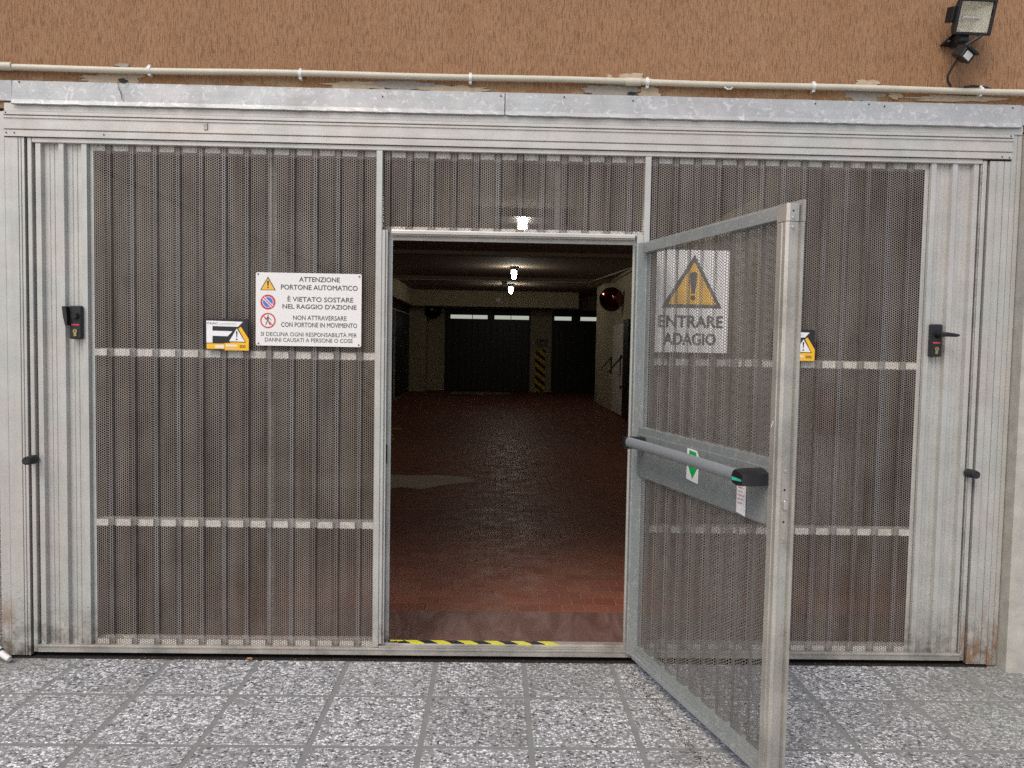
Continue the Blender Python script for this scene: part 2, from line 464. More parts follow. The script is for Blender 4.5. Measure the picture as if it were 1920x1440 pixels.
gl = NT('floodlight_glass'); gl.base((0.9, 0.9, 0.88)); gl.pr(0.05); gl.b.inputs['Transmission Weight'].default_value = 1.0; gl.b.inputs['IOR'].default_value = 1.05
GLASS = gl.m

# ------------------------------------------------------------------ text and flat print
def text_mesh_pts(s, bold):
    cu = bpy.data.curves.new('t', 'FONT'); cu.body = s; cu.offset = bold; cu.resolution_u = 3
    o = bpy.data.objects.new('t', cu); COL.objects.link(o)
    dg = bpy.context.evaluated_depsgraph_get(); dg.update()
    me = bpy.data.meshes.new_from_object(o.evaluated_get(dg))
    v = [tuple(x.co) for x in me.vertices]; f = [tuple(p.vertices) for p in me.polygons]
    bpy.data.objects.remove(o); bpy.data.curves.remove(cu); bpy.data.meshes.remove(me)
    return v, f
ACC = str.maketrans('ÈÀ', 'EA')
def lettering(s, x0, x1, z0, z1, y, mat, parent, bold=0.018, tf=None, name='lettering'):
    v, f = text_mesh_pts(s, 0.0)
    r, _ = text_mesh_pts(s.translate(ACC), 0.0)
    r = np.array(r); a, b = r[:, :2].min(0), r[:, :2].max(0)
    mb = MB()
    sh = bold * (z1 - z0)
    for k, (dx, dz) in enumerate(((-sh, 0), (sh, 0), (0, sh), (0, -sh)) if bold > 0 else ((0, 0),)):
        pts = [(x0 + dx + (p[0] - a[0]) / (b[0] - a[0]) * (x1 - x0), y - 0.00006 * k, z0 + dz + (p[1] - a[1]) / (b[1] - a[1]) * (z1 - z0)) for p in v]
        mb.add([tf(*p) for p in pts] if tf else pts, f)
    return put(name, mb, mat, parent, fix=False)

# ================================================================== GROUND
ground = MB().box(-60, 60, -90, 0.05, -0.40, -0.030)
put('ground', ground, ASPH, kind='structure')
X0, YA, TS = 0.549, -0.360, 0.400
pave = put('pavement', MB().box(X0 - 9 * TS, X0 + 9 * TS, YA - 6 * TS, 0.045, -0.028, -0.0016), GROUT, kind='structure')
G = 0.0108
def chamfer_tile(w, d, h, b):
    m = MB()
    x, y = w / 2, d / 2
    lo = [(-x, -y, -h), (x, -y, -h), (x, y, -h), (-x, y, -h)]
    mi = [(-x, -y, -b), (x, -y, -b), (x, y, -b), (-x, y, -b)]
    hi = [(-x + b, -y + b, 0), (x - b, -y + b, 0), (x - b, y - b, 0), (-x + b, y - b, 0)]
    fs = [(8, 9, 10, 11)]
    for i in range(4):
        j = (i + 1) % 4
        fs += [(i, j, 4 + j, 4 + i), (4 + i, 4 + j, 8 + j, 8 + i)]
    return m.add(lo + mi + hi, fs)
tile_me, _ = mesh_from(chamfer_tile(TS - 2 * G, TS - 2 * G, 0.006, 0.0012), 'paving_tile', TILE, (0, 0, 0))
for j in range(6):
    for i in range(-9, 9):
        o = place('paving_tile', tile_me, (X0 + (i + 0.5) * TS, YA + TS - (j + 0.5) * TS, random.uniform(-0.0006, 0.0006)), pave)
        o.rotation_euler = (random.uniform(-.002, .002), random.uniform(-.002, .002), random.uniform(-.004, .004))

# ================================================================== FACADE
facade = thing('plastered_wall', (0, 0.2, 0), 'brown scratch-plastered building wall above the wide garage opening', 'wall')
put('plaster_face', MB().box(-9, 9, 0.004, 0.40, 2.45, 7.0), PLASTER, facade)
put('pebbledash_pier', MB().box(-9, -2.214, 0.004, 0.40, -0.02, 2.448), PEBBLE, facade)
pr = MB().prism([(2.372, -0.075), (9, -0.075), (9, 0.40), (2.352, 0.40), (2.352, -0.06)], 'z', -0.02, 2.44)
put('cement_pier', pr, CEMENT, facade)
def blob(cx, cz, rx, rz, y, n=26, jag=0.28, seed=0):
    r = random.Random(seed); pts = []
    for k in range(n):
        a = 2 * math.pi * k / n; q = 1 + r.uniform(-jag, jag)
        pts.append((cx + rx * q * math.cos(a), cz + rz * q * math.sin(a)))
    return MB().prism(pts, 'y', y, y + 0.02)
for k, (cx, cz, rx, rz, mt) in enumerate([(-1.66, 2.598, .085, .038, MORTAR), (-1.74, 2.585, .10, .02, MORTAR), (0.58, 2.635, .075, .030, MORTAR), (0.50, 2.585, .13, .030, MORTAR_G), (0.66, 2.588, .05, .026, MORTAR),
                                       (1.63, 2.645, .055, .016, MORTAR), (1.62, 2.598, .085, .030, MORTAR_G), (-0.62, 2.585, .16, .018, MORTAR), (-0.42, 2.588, .17, .020, MORTAR_G), (-0.20, 2.575, .16, .016, MORTAR), (1.76, 2.60, .03, .02, MORTAR), (2.05, 2.59, .22, .014, MORTAR), (0.48, 2.648, .012, .010, MORTAR), (-1.66, 2.645, .03, .008, MORTAR_G)]):
    put('mortar_patch', blob(cx, cz, rx, rz, 0.0015 - 0.0006 * k % 0.003 - k * 0.00012, seed=k), mt, facade)
for cx, cz, s in [(-1.655, 2.578, 0.012), (0.585, 2.572, 0.014), (-1.66, 2.566, .006)]:
    put('broken_hole', blob(cx, cz, s * 1.4, s * .7, -0.0042, n=9, jag=.4, seed=int(s * 9999)), DARKSTEEL, facade)

# ------------------------------------------------ fixed frame of the gate
frame = thing('gate_frame', (0.05, 0.0, 0), 'fixed aluminium surround of the garage gate with side posts and ridged head beam', 'gate frame')
PY = -0.004
def post(x0, x1, z0, z1, y0=PY, y1=0.09, lips=(), m=ALU, name='post'):
    # vertical section with shallow grooves
    xs = sorted([x0, x1] + [g for l in lips for g in (l - 0.0022, l, l + 0.0022)])
    poly = []
    for x in xs:
        poly.append((x, y0 + (0.006 if x in lips else 0)))
    poly += [(x1, y1), (x0, y1)]
    return put(name, MB().prism(poly, 'z', z0, z1), m, frame)
post(-2.2135, -2.172, 0.012, 2.434, y0=-0.001, name='outer_trim')
post(-2.169, -2.0845, 0.012, 2.322, lips=(-2.110, -2.0975), name='post')
post(2.203, 2.297, 0.012, 2.316, lips=(2.2365, 2.268), name='post')
post(2.3005, 2.345, 0.006, 2.434, y0=-0.001, lips=(2.325,), name='outer_trim')
# white highlight bead on the right post
put('bead', MB().box(2.2340, 2.2372, PY - 0.0035, PY + 0.001, 0.02, 2.314), ALU, frame)
beam = [(-0.004, 2.326), (-0.010, 2.326), (-0.010, 2.352), (-0.0045, 2.353), (-0.0045, 2.3565), (-0.012, 2.358), (-0.012, 2.367), (-0.008, 2.369), (-0.008, 2.403), (-0.0125, 2.405), (-0.0125, 2.413), (-0.005, 2.4145), (-0.005, 2.4175), (-0.014, 2.419), (-0.014, 2.432), (0.09, 2.432), (0.09, 2.326)]
put('head_beam', MB().prism(beam, 'x', -2.168, 2.2985), ALU_H, frame)
put('head_strip', MB().box(-2.168, 2.343, -0.006, 0.09, 2.4345, 2.470, 0.001), ALU_H, frame)
put('splice_strip', MB().box(-1.300, -1.285, -0.0135, -0.004, 2.372, 2.402), ALU_SILL, frame)
def sheet(x0, x1, seed, notch):
    r = random.Random(seed); n = 60; top = []; bot = []
    for k in range(n + 1):
        x = x0 + (x1 - x0) * k / n
        top.append((x, -0.006, 2.566 + r.uniform(-.0008, .0008)))
        w = r.uniform(-.0018, .0018)
        bot.append((x, -0.022 + w, 2.464 + w * 0.9))
    mb = MB(); N = n + 1
    mid = [(a[0], -0.012 + r.uniform(-.0006, .0006), 2.484) for a in top]
    lip = [(b[0], -0.012, b[2] - 0.003) for b in bot]
    back = [(a[0], -0.0045, 2.566) for a in top]
    mb.add(back + top + mid + bot + lip, [(r_ * N + k, r_ * N + k + 1, (r_ + 1) * N + k + 1, (r_ + 1) * N + k) for r_ in range(4) for k in range(n)])
    o = put('cover_sheet', mb, GALV, frame, fix=False)
    return o
sheet(-2.130, 0.0165, 1, 0); sheet(0.0205, 2.330, 2, 0)
put('end_tab', MB().box(-2.215, -2.1315, -0.008, 0.0035, 2.478, 2.566, .001), GALV, frame)
put('end_tab', MB().box(2.331, 2.372, -0.008, 0.0035, 2.476, 2.562, .001), GALV, frame)
scr = MB().tube([(0, 0, 0), (0, -0.0025, 0)], [0.0035, 0.0028], 8)
scr_me, _ = mesh_from(scr, 'screw', DARKSTEEL, (0, 0, 0)); recalc(scr_me)
for x, z in [(-2.157, 2.426), (-2.157, 2.340), (-2.122, 2.340), (-1.735, 2.340), (2.285, 2.426), (2.285, 2.332), (2.252, 2.334)]:
    place('screw', scr_me, (x, -0.010 if z < 2.4 else -0.014, z), frame)
for x, z in [(-0.52, 2.535), (0.28, 2.552), (0.585, 2.543), (1.40, 2.55), (1.71, 2.545), (2.29, 2.552), (-2.10, 2.56), (0.0, 2.55), (1.64, 2.553)]:
    place('screw', scr_me, (x, -0.0075 - (2.566 - z) * 0.06, z), frame)
put('loose_wire', MB().tube([(-1.672, -0.012, 2.570), (-1.668, -0.017, 2.545), (-1.655, -0.018, 2.515), (-1.650, -0.020, 2.490)], .0014, 6).tube([(-1.630, -0.012, 2.572), (-1.640, -0.017, 2.558), (-1.650, -0.017, 2.562)], .0014, 6), DARKSTEEL, frame)
put('gap_shade_plate', MB().box(-2.17, 2.30, -0.011, 0.049, -0.03, 0.0035), DARKSTEEL, frame)  # dark plate stands in for the shadow gap under the gate
put('light_stop', MB().box(-2.17, 2.30, 0.050, 0.066, -0.02, 0.050), DARKSTEEL, frame)  # added stop, blocks light passing beneath the gate

# ================================================================== GARAGE GATE (leaf)
gate = thing('garage_gate', (0.05, 0.03, 0.02), 'wide silver overhead garage gate of perforated corrugated sheet with a pedestrian door standing open', 'gate')
put('frame_stile', MB().box(-2.0735, -2.0545, -0.001, 0.05, 0.026, 2.324, .002), ALU, gate)
put('frame_stile', MB().box(2.1735, 2.1925, -0.001, 0.05, 0.026, 2.318, .002), ALU, gate)
put('frame_stile', MB().box(2.1655, 2.1725, 0.0015, 0.05, 0.062, 2.300, .001), ALU_SILL, gate)
put('top_rail', MB().box(-2.0535, 2.1725, -0.001, 0.05, 2.3035, 2.324, .002), ALU_H, gate)
br = [(-0.001, 0.026), (-0.001, 0.048), (-0.005, 0.050), (-0.005, 0.056), (0.0, 0.059), (0.05, 0.059), (0.05, 0.026)]
put('bottom_rail', MB().prism(br, 'x', -2.0535, 2.1725), ALU_SILL, gate)
put('mullion', MB().box(-0.5455, -0.5185, -0.0015, 0.05, 0.0605, 2.3025, .002), ALU, gate)
put('mullion', MB().box(0.6505, 0.6775, -0.0015, 0.05, 0.0605, 2.3025, .002), ALU, gate)
# door jambs with steps
put('jamb', MB().prism([(-0.5175, 0.002), (-0.505, 0.002), (-0.504, 0.012), (-0.500, 0.012), (-0.498, 0.004), (-0.494, 0.004), (-0.492, 0.046), (-0.477, 0.047), (-0.477, 0.056), (-0.5175, 0.056)], 'z', 0.078, 1.955), ALU, gate)
put('jamb', MB().prism([(0.6495, 0.004), (0.622, 0.004), (0.622, 0.046), (0.612, 0.047), (0.612, 0.056), (0.6495, 0.056)], 'z', 0.078, 1.955), ALU, gate)
put('strike_plate', MB().box(-0.4915, -0.4895, 0.014, 0.030, 0.905, 0.99, .0008), DARKSTEEL, gate)
put('transom_bar', MB().prism([(0.002, 1.957), (0.0, 1.952), (0.0, 1.940), (0.012, 1.938), (0.012, 1.934), (0.045, 1.932), (0.045, 1.916), (0.056, 1.916), (0.056, 1.957)], 'x', -0.4765, 0.6115), ALU_H, gate)
put('door_sill', MB().prism([(-0.002, 0.060), (-0.002, 0.064), (0.004, 0.067), (0.018, 0.068), (0.020, 0.076), (0.052, 0.077), (0.052, 0.060)], 'x', -0.517, 0.649), ALU_SILL, gate)

RIBF, FLAT = 0.0135, 0.024      # y of the rib fronts and of the flats between them
def profile(x0, x1, c0, per, grooves=True, yr=RIBF, yf=FLAT):
    k0 = math.floor((x0 - c0) / per) - 1; k1 = math.ceil((x1 - c0) / per) + 1
    P = []
    for k in range(k0, k1 + 1):
        c = c0 + k * per
        P += [(c - .0175, yf), (c - .0110, yr), (c + .0110, yr), (c + .0175, yf)]
        if grooves:
            for g in (0.038, 0.058):
                gg = c + g * per / 0.1 + 0.002
                s = 0.0025 if yr < yf else -0.0025
                P += [(gg - .003, yf), (gg - .001, yf - s), (gg + .001, yf - s), (gg + .003, yf)]
    out = []
    for a, b in zip(P[:-1], P[1:]):
        for p in (a,):
            if x0 < p[0] < x1: out.append(p)
    def yat(x):
        for a, b in zip(P[:-1], P[1:]):
            if a[0] <= x <= b[0]: return a[1] + (b[1] - a[1]) * (x - a[0]) / max(1e-9, b[0] - a[0])
        return yf
    return [(x0, yat(x0))] + out + [(x1, yat(x1))]
def corr(x0, x1, z0, z1, c0, per, mat, parent, name, perf, grooves=True, tf=None, yr=RIBF, yf=FLAT, nz=1):
    pr = profile(x0, x1, c0, per, grooves, yr, yf)
    L = [0.0]
    for a, b in zip(pr[:-1], pr[1:]): L.append(L[-1] + math.hypot(b[0] - a[0], b[1] - a[1]))
    mb = MB(); n = len(pr); vs = []; uv = []
    for q in range(nz + 1):
        z = z0 + (z1 - z0) * q / nz
        for (x, y), l in zip(pr, L):
            vs.append((x, y, z)); uv.append((l, z - z0))
    if tf: vs = [tf(*p) for p in vs]
    mb.add(vs, [(q * n + i, q * n + i + 1, (q + 1) * n + i + 1, (q + 1) * n + i) for q in range(nz) for i in range(n - 1)])
    if perf: mb.uv = uv
    return put(name, mb, mat, parent, fix=False)
ZB, ZT = 0.058, 2.3045
corr(-2.0530, -1.814, ZB, ZT, -1.7300, 0.1000, ALU, gate, 'corrugated_panel', False, yr=0.005)
corr(-1.814, -1.7990, ZB, ZT, -1.7300, 0.1000, ALU, gate, 'plain_margin', False)
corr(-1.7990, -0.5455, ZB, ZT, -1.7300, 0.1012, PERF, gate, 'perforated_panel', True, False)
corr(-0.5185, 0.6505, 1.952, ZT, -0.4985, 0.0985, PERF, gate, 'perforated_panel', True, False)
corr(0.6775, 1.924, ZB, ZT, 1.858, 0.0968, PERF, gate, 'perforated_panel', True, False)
corr(1.924, 1.940, ZB, ZT, 1.858, 0.0968, ALU, gate, 'plain_margin', False)
corr(1.940, 2.166, ZB, ZT, 1.9548, 0.0965, ALU, gate, 'corrugated_panel', False, yr=0.005)
# crossbars behind the flats; front pads stop at the ribs to imitate shade there
def crossbar(x0, x1, c0, per, z0, z1):
    mb = MB().box(x0, x1, FLAT + 0.022, FLAT + 0.045, z0 - .004, z1 + .004)
    k = math.floor((x0 - c0) / per)
    while c0 + k * per < x1:
        a = max(x0, c0 + k * per + .0185); b = min(x1, c0 + (k + 1) * per - .0185)
        if b - a > .01: mb.box(a, b, FLAT + 0.0010, FLAT + 0.0215, z0, z1)
        k += 1
    put('crossbar', mb, BARMET, gate)
for z0, z1 in ((2.279, 2.302), (1.374, 1.403), (0.603, 0.632), (0.058, 0.081)):
    crossbar(-2.05, -0.546, -1.73, 0.1012, z0, z1)
    crossbar(0.678, 2.16, 1.858, 0.0968, z0, z1)
for z0, z1 in ((2.279, 2.302), (1.953, 1.972)):
    crossbar(-0.518, 0.650, -0.4985, 0.0985, z0, z1)
for x, z0, z1 in ((-1.03, .06, 2.3), (0.268, 1.95, 2.3)):
    put('back_strut', MB().box(x - .014, x + .014, 0.085, 0.115, z0, z1, .003), ALU_SILL, gate)

# locks
def lock(cx, zt, flip):
    e = put('lock_plate', MB().box(cx - .028, cx + .028, -0.014, 0.020, zt - .147, zt, .005), DARK, gate)
    wx = lambda a: cx + a
    put('key_cylinder', MB().tube([(cx + .001, -0.013, zt - .112), (cx + .001, -0.019, zt - .112)], .0095, 14).box(cx - .0055, cx + .0075, -0.0185, -0.013, zt - .135, zt - .113, .001), BRASS, e)
    put('key_slot', MB().box(cx - .0005, cx + .0025, -0.0198, -0.0188, zt - .116, zt - .106), BLK, e)
    put('red_mark', MB().box(cx - .016, cx + .018, -0.0152, -0.0142, zt - .0875, zt - .0805), REDP, e)
    if flip:   # lever pointing right
        put('lever', MB().tube([(cx + .004, -0.012, zt - .047), (cx + .004, -0.046, zt - .047)], [.016, .012], 14).tube([(cx - .004, -0.048, zt - .046), (cx + .03, -0.050, zt - .046), (cx + .068, -0.048, zt - .049), (cx + .084, -0.044, zt - .049)], [.011, .010, .008, .005], 10), DARK, e, smooth=True)
    else:      # lever removed, only its boss and the side guard remain
        put('lever_boss', MB().tube([(cx + .003, -0.012, zt - .045), (cx + .003, -0.030, zt - .047)], [.017, .012], 16), DARK, e, smooth=True)
        g = [(cx - .046, zt - .004), (cx - .030, zt - .004), (cx - .024, zt - .045), (cx - .024, zt - .088), (cx - .032, zt - .088), (cx - .041, zt - .05)]
        put('side_guard', MB().prism(g, 'y', -0.036, -0.006), DARK, e)
lock(-1.866, 1.592, False); lock(1.990, 1.581, True)
for x, z, dx in ((-2.058, 0.905, -0.003), (2.170, 0.905, 0.003)):
    put('rubber_knob', MB().tube([(x, 0.0, z), (x, -0.010, z), (x + dx, -0.045, z), (x + dx, -0.062, z), (x + dx, -0.064, z), (x + dx, -0.058, z)], [.019, .0205, .019, .0175, .012, .008], 18), RUBBER, gate, smooth=True)

# ------------------------------------------------ pedestrian door, hinged at the right of the opening, standing open
H = (0.612, -0.005); D = (0.262, -0.965); O = (0.965, 0.262)
def T(u, t, z): return (H[0] + D[0] * u + O[0] * t, H[1] + D[1] * u + O[1] * t, z)
door = bpy.data.objects.new('pedestrian_door', None); COL.objects.link(door)
door.parent = gate; door.location = Vector((0.612, -0.005, 0.05)) - wloc(gate); door['label'] = 'pedestrian door swung open towards the viewer with a grey push bar'
door.empty_display_size = .1
LD = 1.10
# hinge stile with steps (u,t) section extruded in z
put('hinge_stile', MB().prism([(0.0, 0.0), (0.018, 0.0), (0.020, 0.006), (0.024, 0.0065), (0.068, 0.022), (0.070, 0.030), (0.070, 0.045), (0.0, 0.045)], 'z', 0.050, 1.915, T), DOORMET, door)
put('latch_stile', MB().prism([(1.047, 0.0), (1.071, 0.0), (1.073, 0.003), (1.077, 0.003), (1.079, 0.0), (1.092, 0.0), (1.100, 0.008), (1.100, 0.040), (1.096, 0.042), (1.096, 0.046), (1.108, 0.047), (1.108, 0.058), (1.070, 0.058), (1.047, 0.045)], 'z', 0.050, 1.855, T), DOORMET_W, door)
put('corner_cap', MB().prism([(1.047, -0.0008), (1.095, -0.0008), (1.1015, 0.008), (1.1015, 0.041), (1.047, 0.041)], 'z', 1.8565, 1.912, T).prism([(1.055, 0.046), (1.109, 0.0475), (1.109, 0.059), (1.055, 0.058)], 'z', 1.8565, 1.924, T), DOORMET_W, door)
put('cap_web', MB().box(1.060, 1.094, 0.0405, 0.0465, 1.862, 1.872, tf=T).box(1.060, 1.094, 0.0405, 0.0465, 1.884, 1.892, tf=T).box(1.060, 1.094, 0.0405, 0.0465, 1.904, 1.910, tf=T), DARKSTEEL, door)
put('top_rail', MB().prism([(0.0, 1.866), (0.004, 1.905), (0.012, 1.908), (0.014, 1.915), (0.045, 1.915), (0.045, 1.866)], 'x', 0.0705, 1.0465, lambda x, y, z: T(x, y, z)), DOORMET, door)
put('bottom_rail', MB().prism([(0.0, 0.052), (0.002, 0.066), (0.012, 0.070), (0.012, 0.078), (0.022, 0.080), (0.024, 0.108), (0.045, 0.112), (0.045, 0.052)], 'x', 0.0705, 1.0465, lambda x, y, z: T(x, y, z)), DOORMET, door)
put('middle_rail', MB().prism([(0.004, 0.886), (0.002, 1.068), (0.004, 1.072), (0.006, 1.098), (0.045, 1.100), (0.045, 0.880), (0.008, 0.880)], 'x', 0.0705, 1.0465, lambda x, y, z: T(x, y, z)), DOORMET, door)
corr(0.071, 1.046, 0.106, 0.886, 0.12, 0.1, PERF_D, door, 'perforated_panel', True, False, tf=T, yr=0.040, yf=0.024)
corr(0.071, 1.046, 1.096, 1.869, 0.12, 0.1, PERF_D, door, 'perforated_panel', True, False, tf=T, yr=0.040, yf=0.024)
# push bar
def Tt(pts): return [T(*p) for p in pts]
put('push_bar', MB().tube(Tt([(0.128, -0.070, 1.041), (0.55, -0.071, 1.042), (0.985, -0.072, 1.037)]), 0.0225, 16, ry=0.72), STEELTUBE, door, smooth=True)
put('bar_bracket', MB().prism([(0.112, -0.090), (0.136, -0.090), (0.140, -0.050), (0.155, 0.0), (0.105, 0.0)], 'z', 1.012, 1.062, T), DARK, door)
hp = [(0.966, 1.022), (0.967, 1.044), (0.978, 1.060), (1.000, 1.065), (1.025, 1.061), (1.049, 1.052), (1.050, 1.014), (1.025, 1.008), (0.995, 1.005), (0.975, 1.009)]
hm = MB()
def ring(t, k): return [T(1.01 + (u - 1.01) * k, t, 1.035 + (z - 1.035) * k) for u, z in hp]
rg = [ring(0.004, 1.0), ring(-0.062, 1.0), ring(-0.084, 0.93), ring(-0.092, 0.76)]
nn = len(hp)
hm.add([p for r_ in rg for p in r_], [(a * nn + i, a * nn + (i + 1) % nn, (a + 1) * nn + (i + 1) % nn, (a + 1) * nn + i) for a in range(3) for i in range(nn)] + [tuple(range(nn - 1, -1, -1)), tuple(3 * nn + i for i in range(nn))])
put('bar_housing', hm, DARK, door, smooth=True)
put('teal_inlay', MB().poly([T(0.980, -0.0926, 1.024), T(0.980, -0.0926, 1.036), T(1.036, -0.0926, 1.033), T(1.036, -0.0926, 1.027)]), TEAL, door)
put('outside_knob', MB().tube(Tt([(1.00, 0.045, 1.02), (1.00, 0.062, 1.02), (1.00, 0.066, 1.02), (1.00, 0.112, 1.02), (1.00, 0.118, 1.02)]), [.014, .014, .028, .030, .022], 18), DARK, door, smooth=True)
put('latch_plate', MB().box(1.1002, 1.1022, 0.013, 0.033, 0.838, 1.090, tf=T), DOORMET_W, door)
put('latch_bolt', MB().box(1.102, 1.114, 0.016, 0.030, 0.946, 0.976, .002, tf=T), CHROME, door)
for z in (1.070, 0.852): put('screw', MB().tube(Tt([(1.102, 0.023, z), (1.1045, 0.023, z)]), .0055, 10), CHROME, door)
for z in (1.008, 0.905): put('screw_hole', MB().tube(Tt([(1.1015, 0.023, z), (1.1028, 0.023, z)]), .0038, 8), BLK, door)
for z in (1.868, 1.838): put('rivet', MB().tube(Tt([(1.1005, 0.020, z), (1.1035, 0.020, z), (1.1055, 0.020, z)]), [.0065, .006, .002], 10), CHROME, door, smooth=True)
put('rivet_hole', MB().tube(Tt([(1.1010, 0.020, 1.888), (1.1022, 0.020, 1.888)]), .0032, 8), BLK, door)
# stickers on the middle rail
def flat(pts, off): return MB().poly([T(u, off, z) for u, z in pts])
put('arrow_sticker', flat([(0.516, 0.945), (0.606, 0.938), (0.608, 1.045), (0.592, 1.064), (0.518, 1.066)], 0.0005), WHITE2, door)
put('green_arrow', flat([(0.562, 0.952), (0.598, 0.996), (0.588, 1.056), (0.536, 1.060), (0.528, 0.998)], -0.0003), GREEN, door)
put('maintenance_label', flat([(0.868, 0.890), (0.924, 0.884), (0.924, 1.000), (0.868, 1.000)], 0.0005), WHITE2, door)
ml = MB()
for k in range(6):
    z = 0.99 - k * 0.0135
    for a, b in ((0.876, 0.89 + 0.012 * (k % 2)), (0.894 + 0.012 * (k % 2), 0.916 - 0.006 * (k % 3))): ml.poly([T(a, -0.0003, z), T(b, -0.0003, z), T(b, -0.0003, z + .0045), T(a, -0.0003, z + .0045)])
put('label_print', ml, plain('faded_red_print', (0.62, 0.35, 0.34), 0.5), door)
put('scuff', flat([(1.052, 1.205), (1.056, 1.204), (1.066, 1.224), (1.063, 1.226)], -0.0006), WHITE2, door)

# ================================================================== SIGNS ON THE GATE
SY = 0.003
def rrect(x0, x1, z0, z1, r, n=4):
    pts = []
    for cx, cz, a0 in ((x1 - r, z1 - r, 0), (x0 + r, z1 - r, 90), (x0 + r, z0 + r, 180), (x1 - r, z0 + r, 270)):
        for k in range(n + 1):
            a = math.radians(a0 + 90 * k / n); pts.append((cx + r * math.cos(a), cz + r * math.sin(a)))
    return pts
sg = thing('warning_sign', (-0.84, 0.0, 1.43), 'white rectangular notice board with three pictograms reading ATTENZIONE PORTONE AUTOMATICO', 'sign')
put('plate', MB().prism(rrect(-1.076, -0.607, 1.431, 1.756, .008), 'y', SY - .003, SY), WHITE, sg)
FX = lambda x: -1.076 + (x - 152) / 1593 * 0.469
FZ = lambda y, x=950: 1.756 - (y - 160 - (x - 152) * 0.028) / 1100 * 0.325
Y1, Y2, Y3 = SY - .0035, SY - .0040, SY - .0045
for s, a, b, c, d, bo in [('ATTENZIONE', 805, 1415, 245, 316, .028), ('PORTONE AUTOMATICO', 530, 1685, 365, 437, .028), ('È VIETATO SOSTARE', 630, 1620, 546, 616, .028), ("NEL RAGGIO D'AZIONE", 555, 1670, 655, 724, .028),
                      ('NON ATTRAVERSARE', 715, 1520, 825, 892, .018), ('CON PORTONE IN MOVIMENTO', 535, 1680, 930, 1000, .018), ('SI DECLINA OGNI RESPONSABILITÀ PER', 225, 1680, 1076, 1136, .012), ('DANNI CAUSATI A PERSONE O COSE', 290, 1615, 1162, 1222, .012)]:
    xm = (a + b) / 2
    lettering(s, FX(a), FX(b), FZ(d, xm), FZ(c, xm), Y1, GREYP, sg, bo)
def tri(cx, zb, w, h, y): return MB().poly([(cx - w / 2, y, zb), (cx + w / 2, y, zb), (cx, y, zb + h)])
def ring2(cx, cz, r0, r1, y, n=32):
    m = MB(); vs = []
    for k in range(n):
        a = 2 * math.pi * k / n
        vs += [(cx + r0 * math.cos(a), y, cz + r0 * math.sin(a)), (cx + r1 * math.cos(a), y, cz + r1 * math.sin(a))]
    return m.add(vs, [(2 * k, 2 * k + 1, (2 * k + 3) % (2 * n), (2 * k + 2) % (2 * n)) for k in range(n)])
def bar2(x0, z0, x1, z1, w, y, m=None, w1=None):
    m = m or MB(); w1 = w1 or w
    dx, dz = x1 - x0, z1 - z0; L = math.hypot(dx, dz); nx, nz = -dz / L / 2, dx / L / 2
    return m.poly([(x0 + nx * w, y, z0 + nz * w), (x1 + nx * w1, y, z1 + nz * w1), (x1 - nx * w1, y, z1 - nz * w1), (x0 - nx * w, y, z0 - nz * w)])
px = 0.469 / 1593
cx = FX(335)
put('triangle_border', tri(cx, FZ(432, 335), .070, .061, Y1), GREYP, sg)
put('triangle_field', tri(cx, FZ(424, 335), .058, .050, Y2), AMBER, sg)
put('exclamation_mark', bar2(cx, FZ(292, 335), cx, FZ(372, 335), .0085, Y3, w1=.004).disc((cx, Y3, FZ(392, 335)), .0032, 12), BLK, sg)
c2 = FZ(610, 335)
put('prohibition_disc', MB().disc((cx, Y1, c2), .0335, 32), REDP, sg)
put('disc_rim', MB().disc((cx, Y1 - .0003, c2), .0245, 32), WHITE2, sg)
put('disc_field', MB().disc((cx, Y2, c2), .0222, 32), BLUEP, sg)
put('disc_slash', bar2(cx - .020, c2 + .020, cx + .020, c2 - .020, .0125, Y2 - .0003), WHITE2, sg)
put('disc_slash_red', bar2(cx - .022, c2 + .022, cx + .022, c2 - .022, .0050, Y3), REDP, sg)
c3 = FZ(887, 335)
fg = MB().disc((cx + .001, Y1, c3 + .021), .0030, 12)
bar2(cx + .000, c3 + .017, cx - .001, c3 + .000, .0075, Y1, fg); bar2(cx + .002, c3 + .015, cx + .015, c3 + .001, .0028, Y1, fg); bar2(cx - .002, c3 + .014, cx - .014, c3 + .005, .0028, Y1, fg)
bar2(cx - .002, c3 + .001, cx - .010, c3 - .020, .0038, Y1, fg); bar2(cx + .000, c3 + .001, cx + .010, c3 - .020, .0045, Y1, fg)
put('walking_figure', fg, GREYP, sg)
put('prohibition_ring', ring2(cx, c3, .0285, .0340, Y2), REDP, sg)
put('ring_slash', bar2(cx - .021, c3 + .021, cx + .021, c3 - .021, .0042, Y2 - .0003), REDP, sg)
for x, z in ((-1.066, 1.748), (-0.617, 1.745), (-1.064, 1.440), (-0.618, 1.440)):
    put('screw', MB().tube([(x, Y1, z), (x, Y1 - .002, z)], [.004, .003], 10), GREYP, sg)

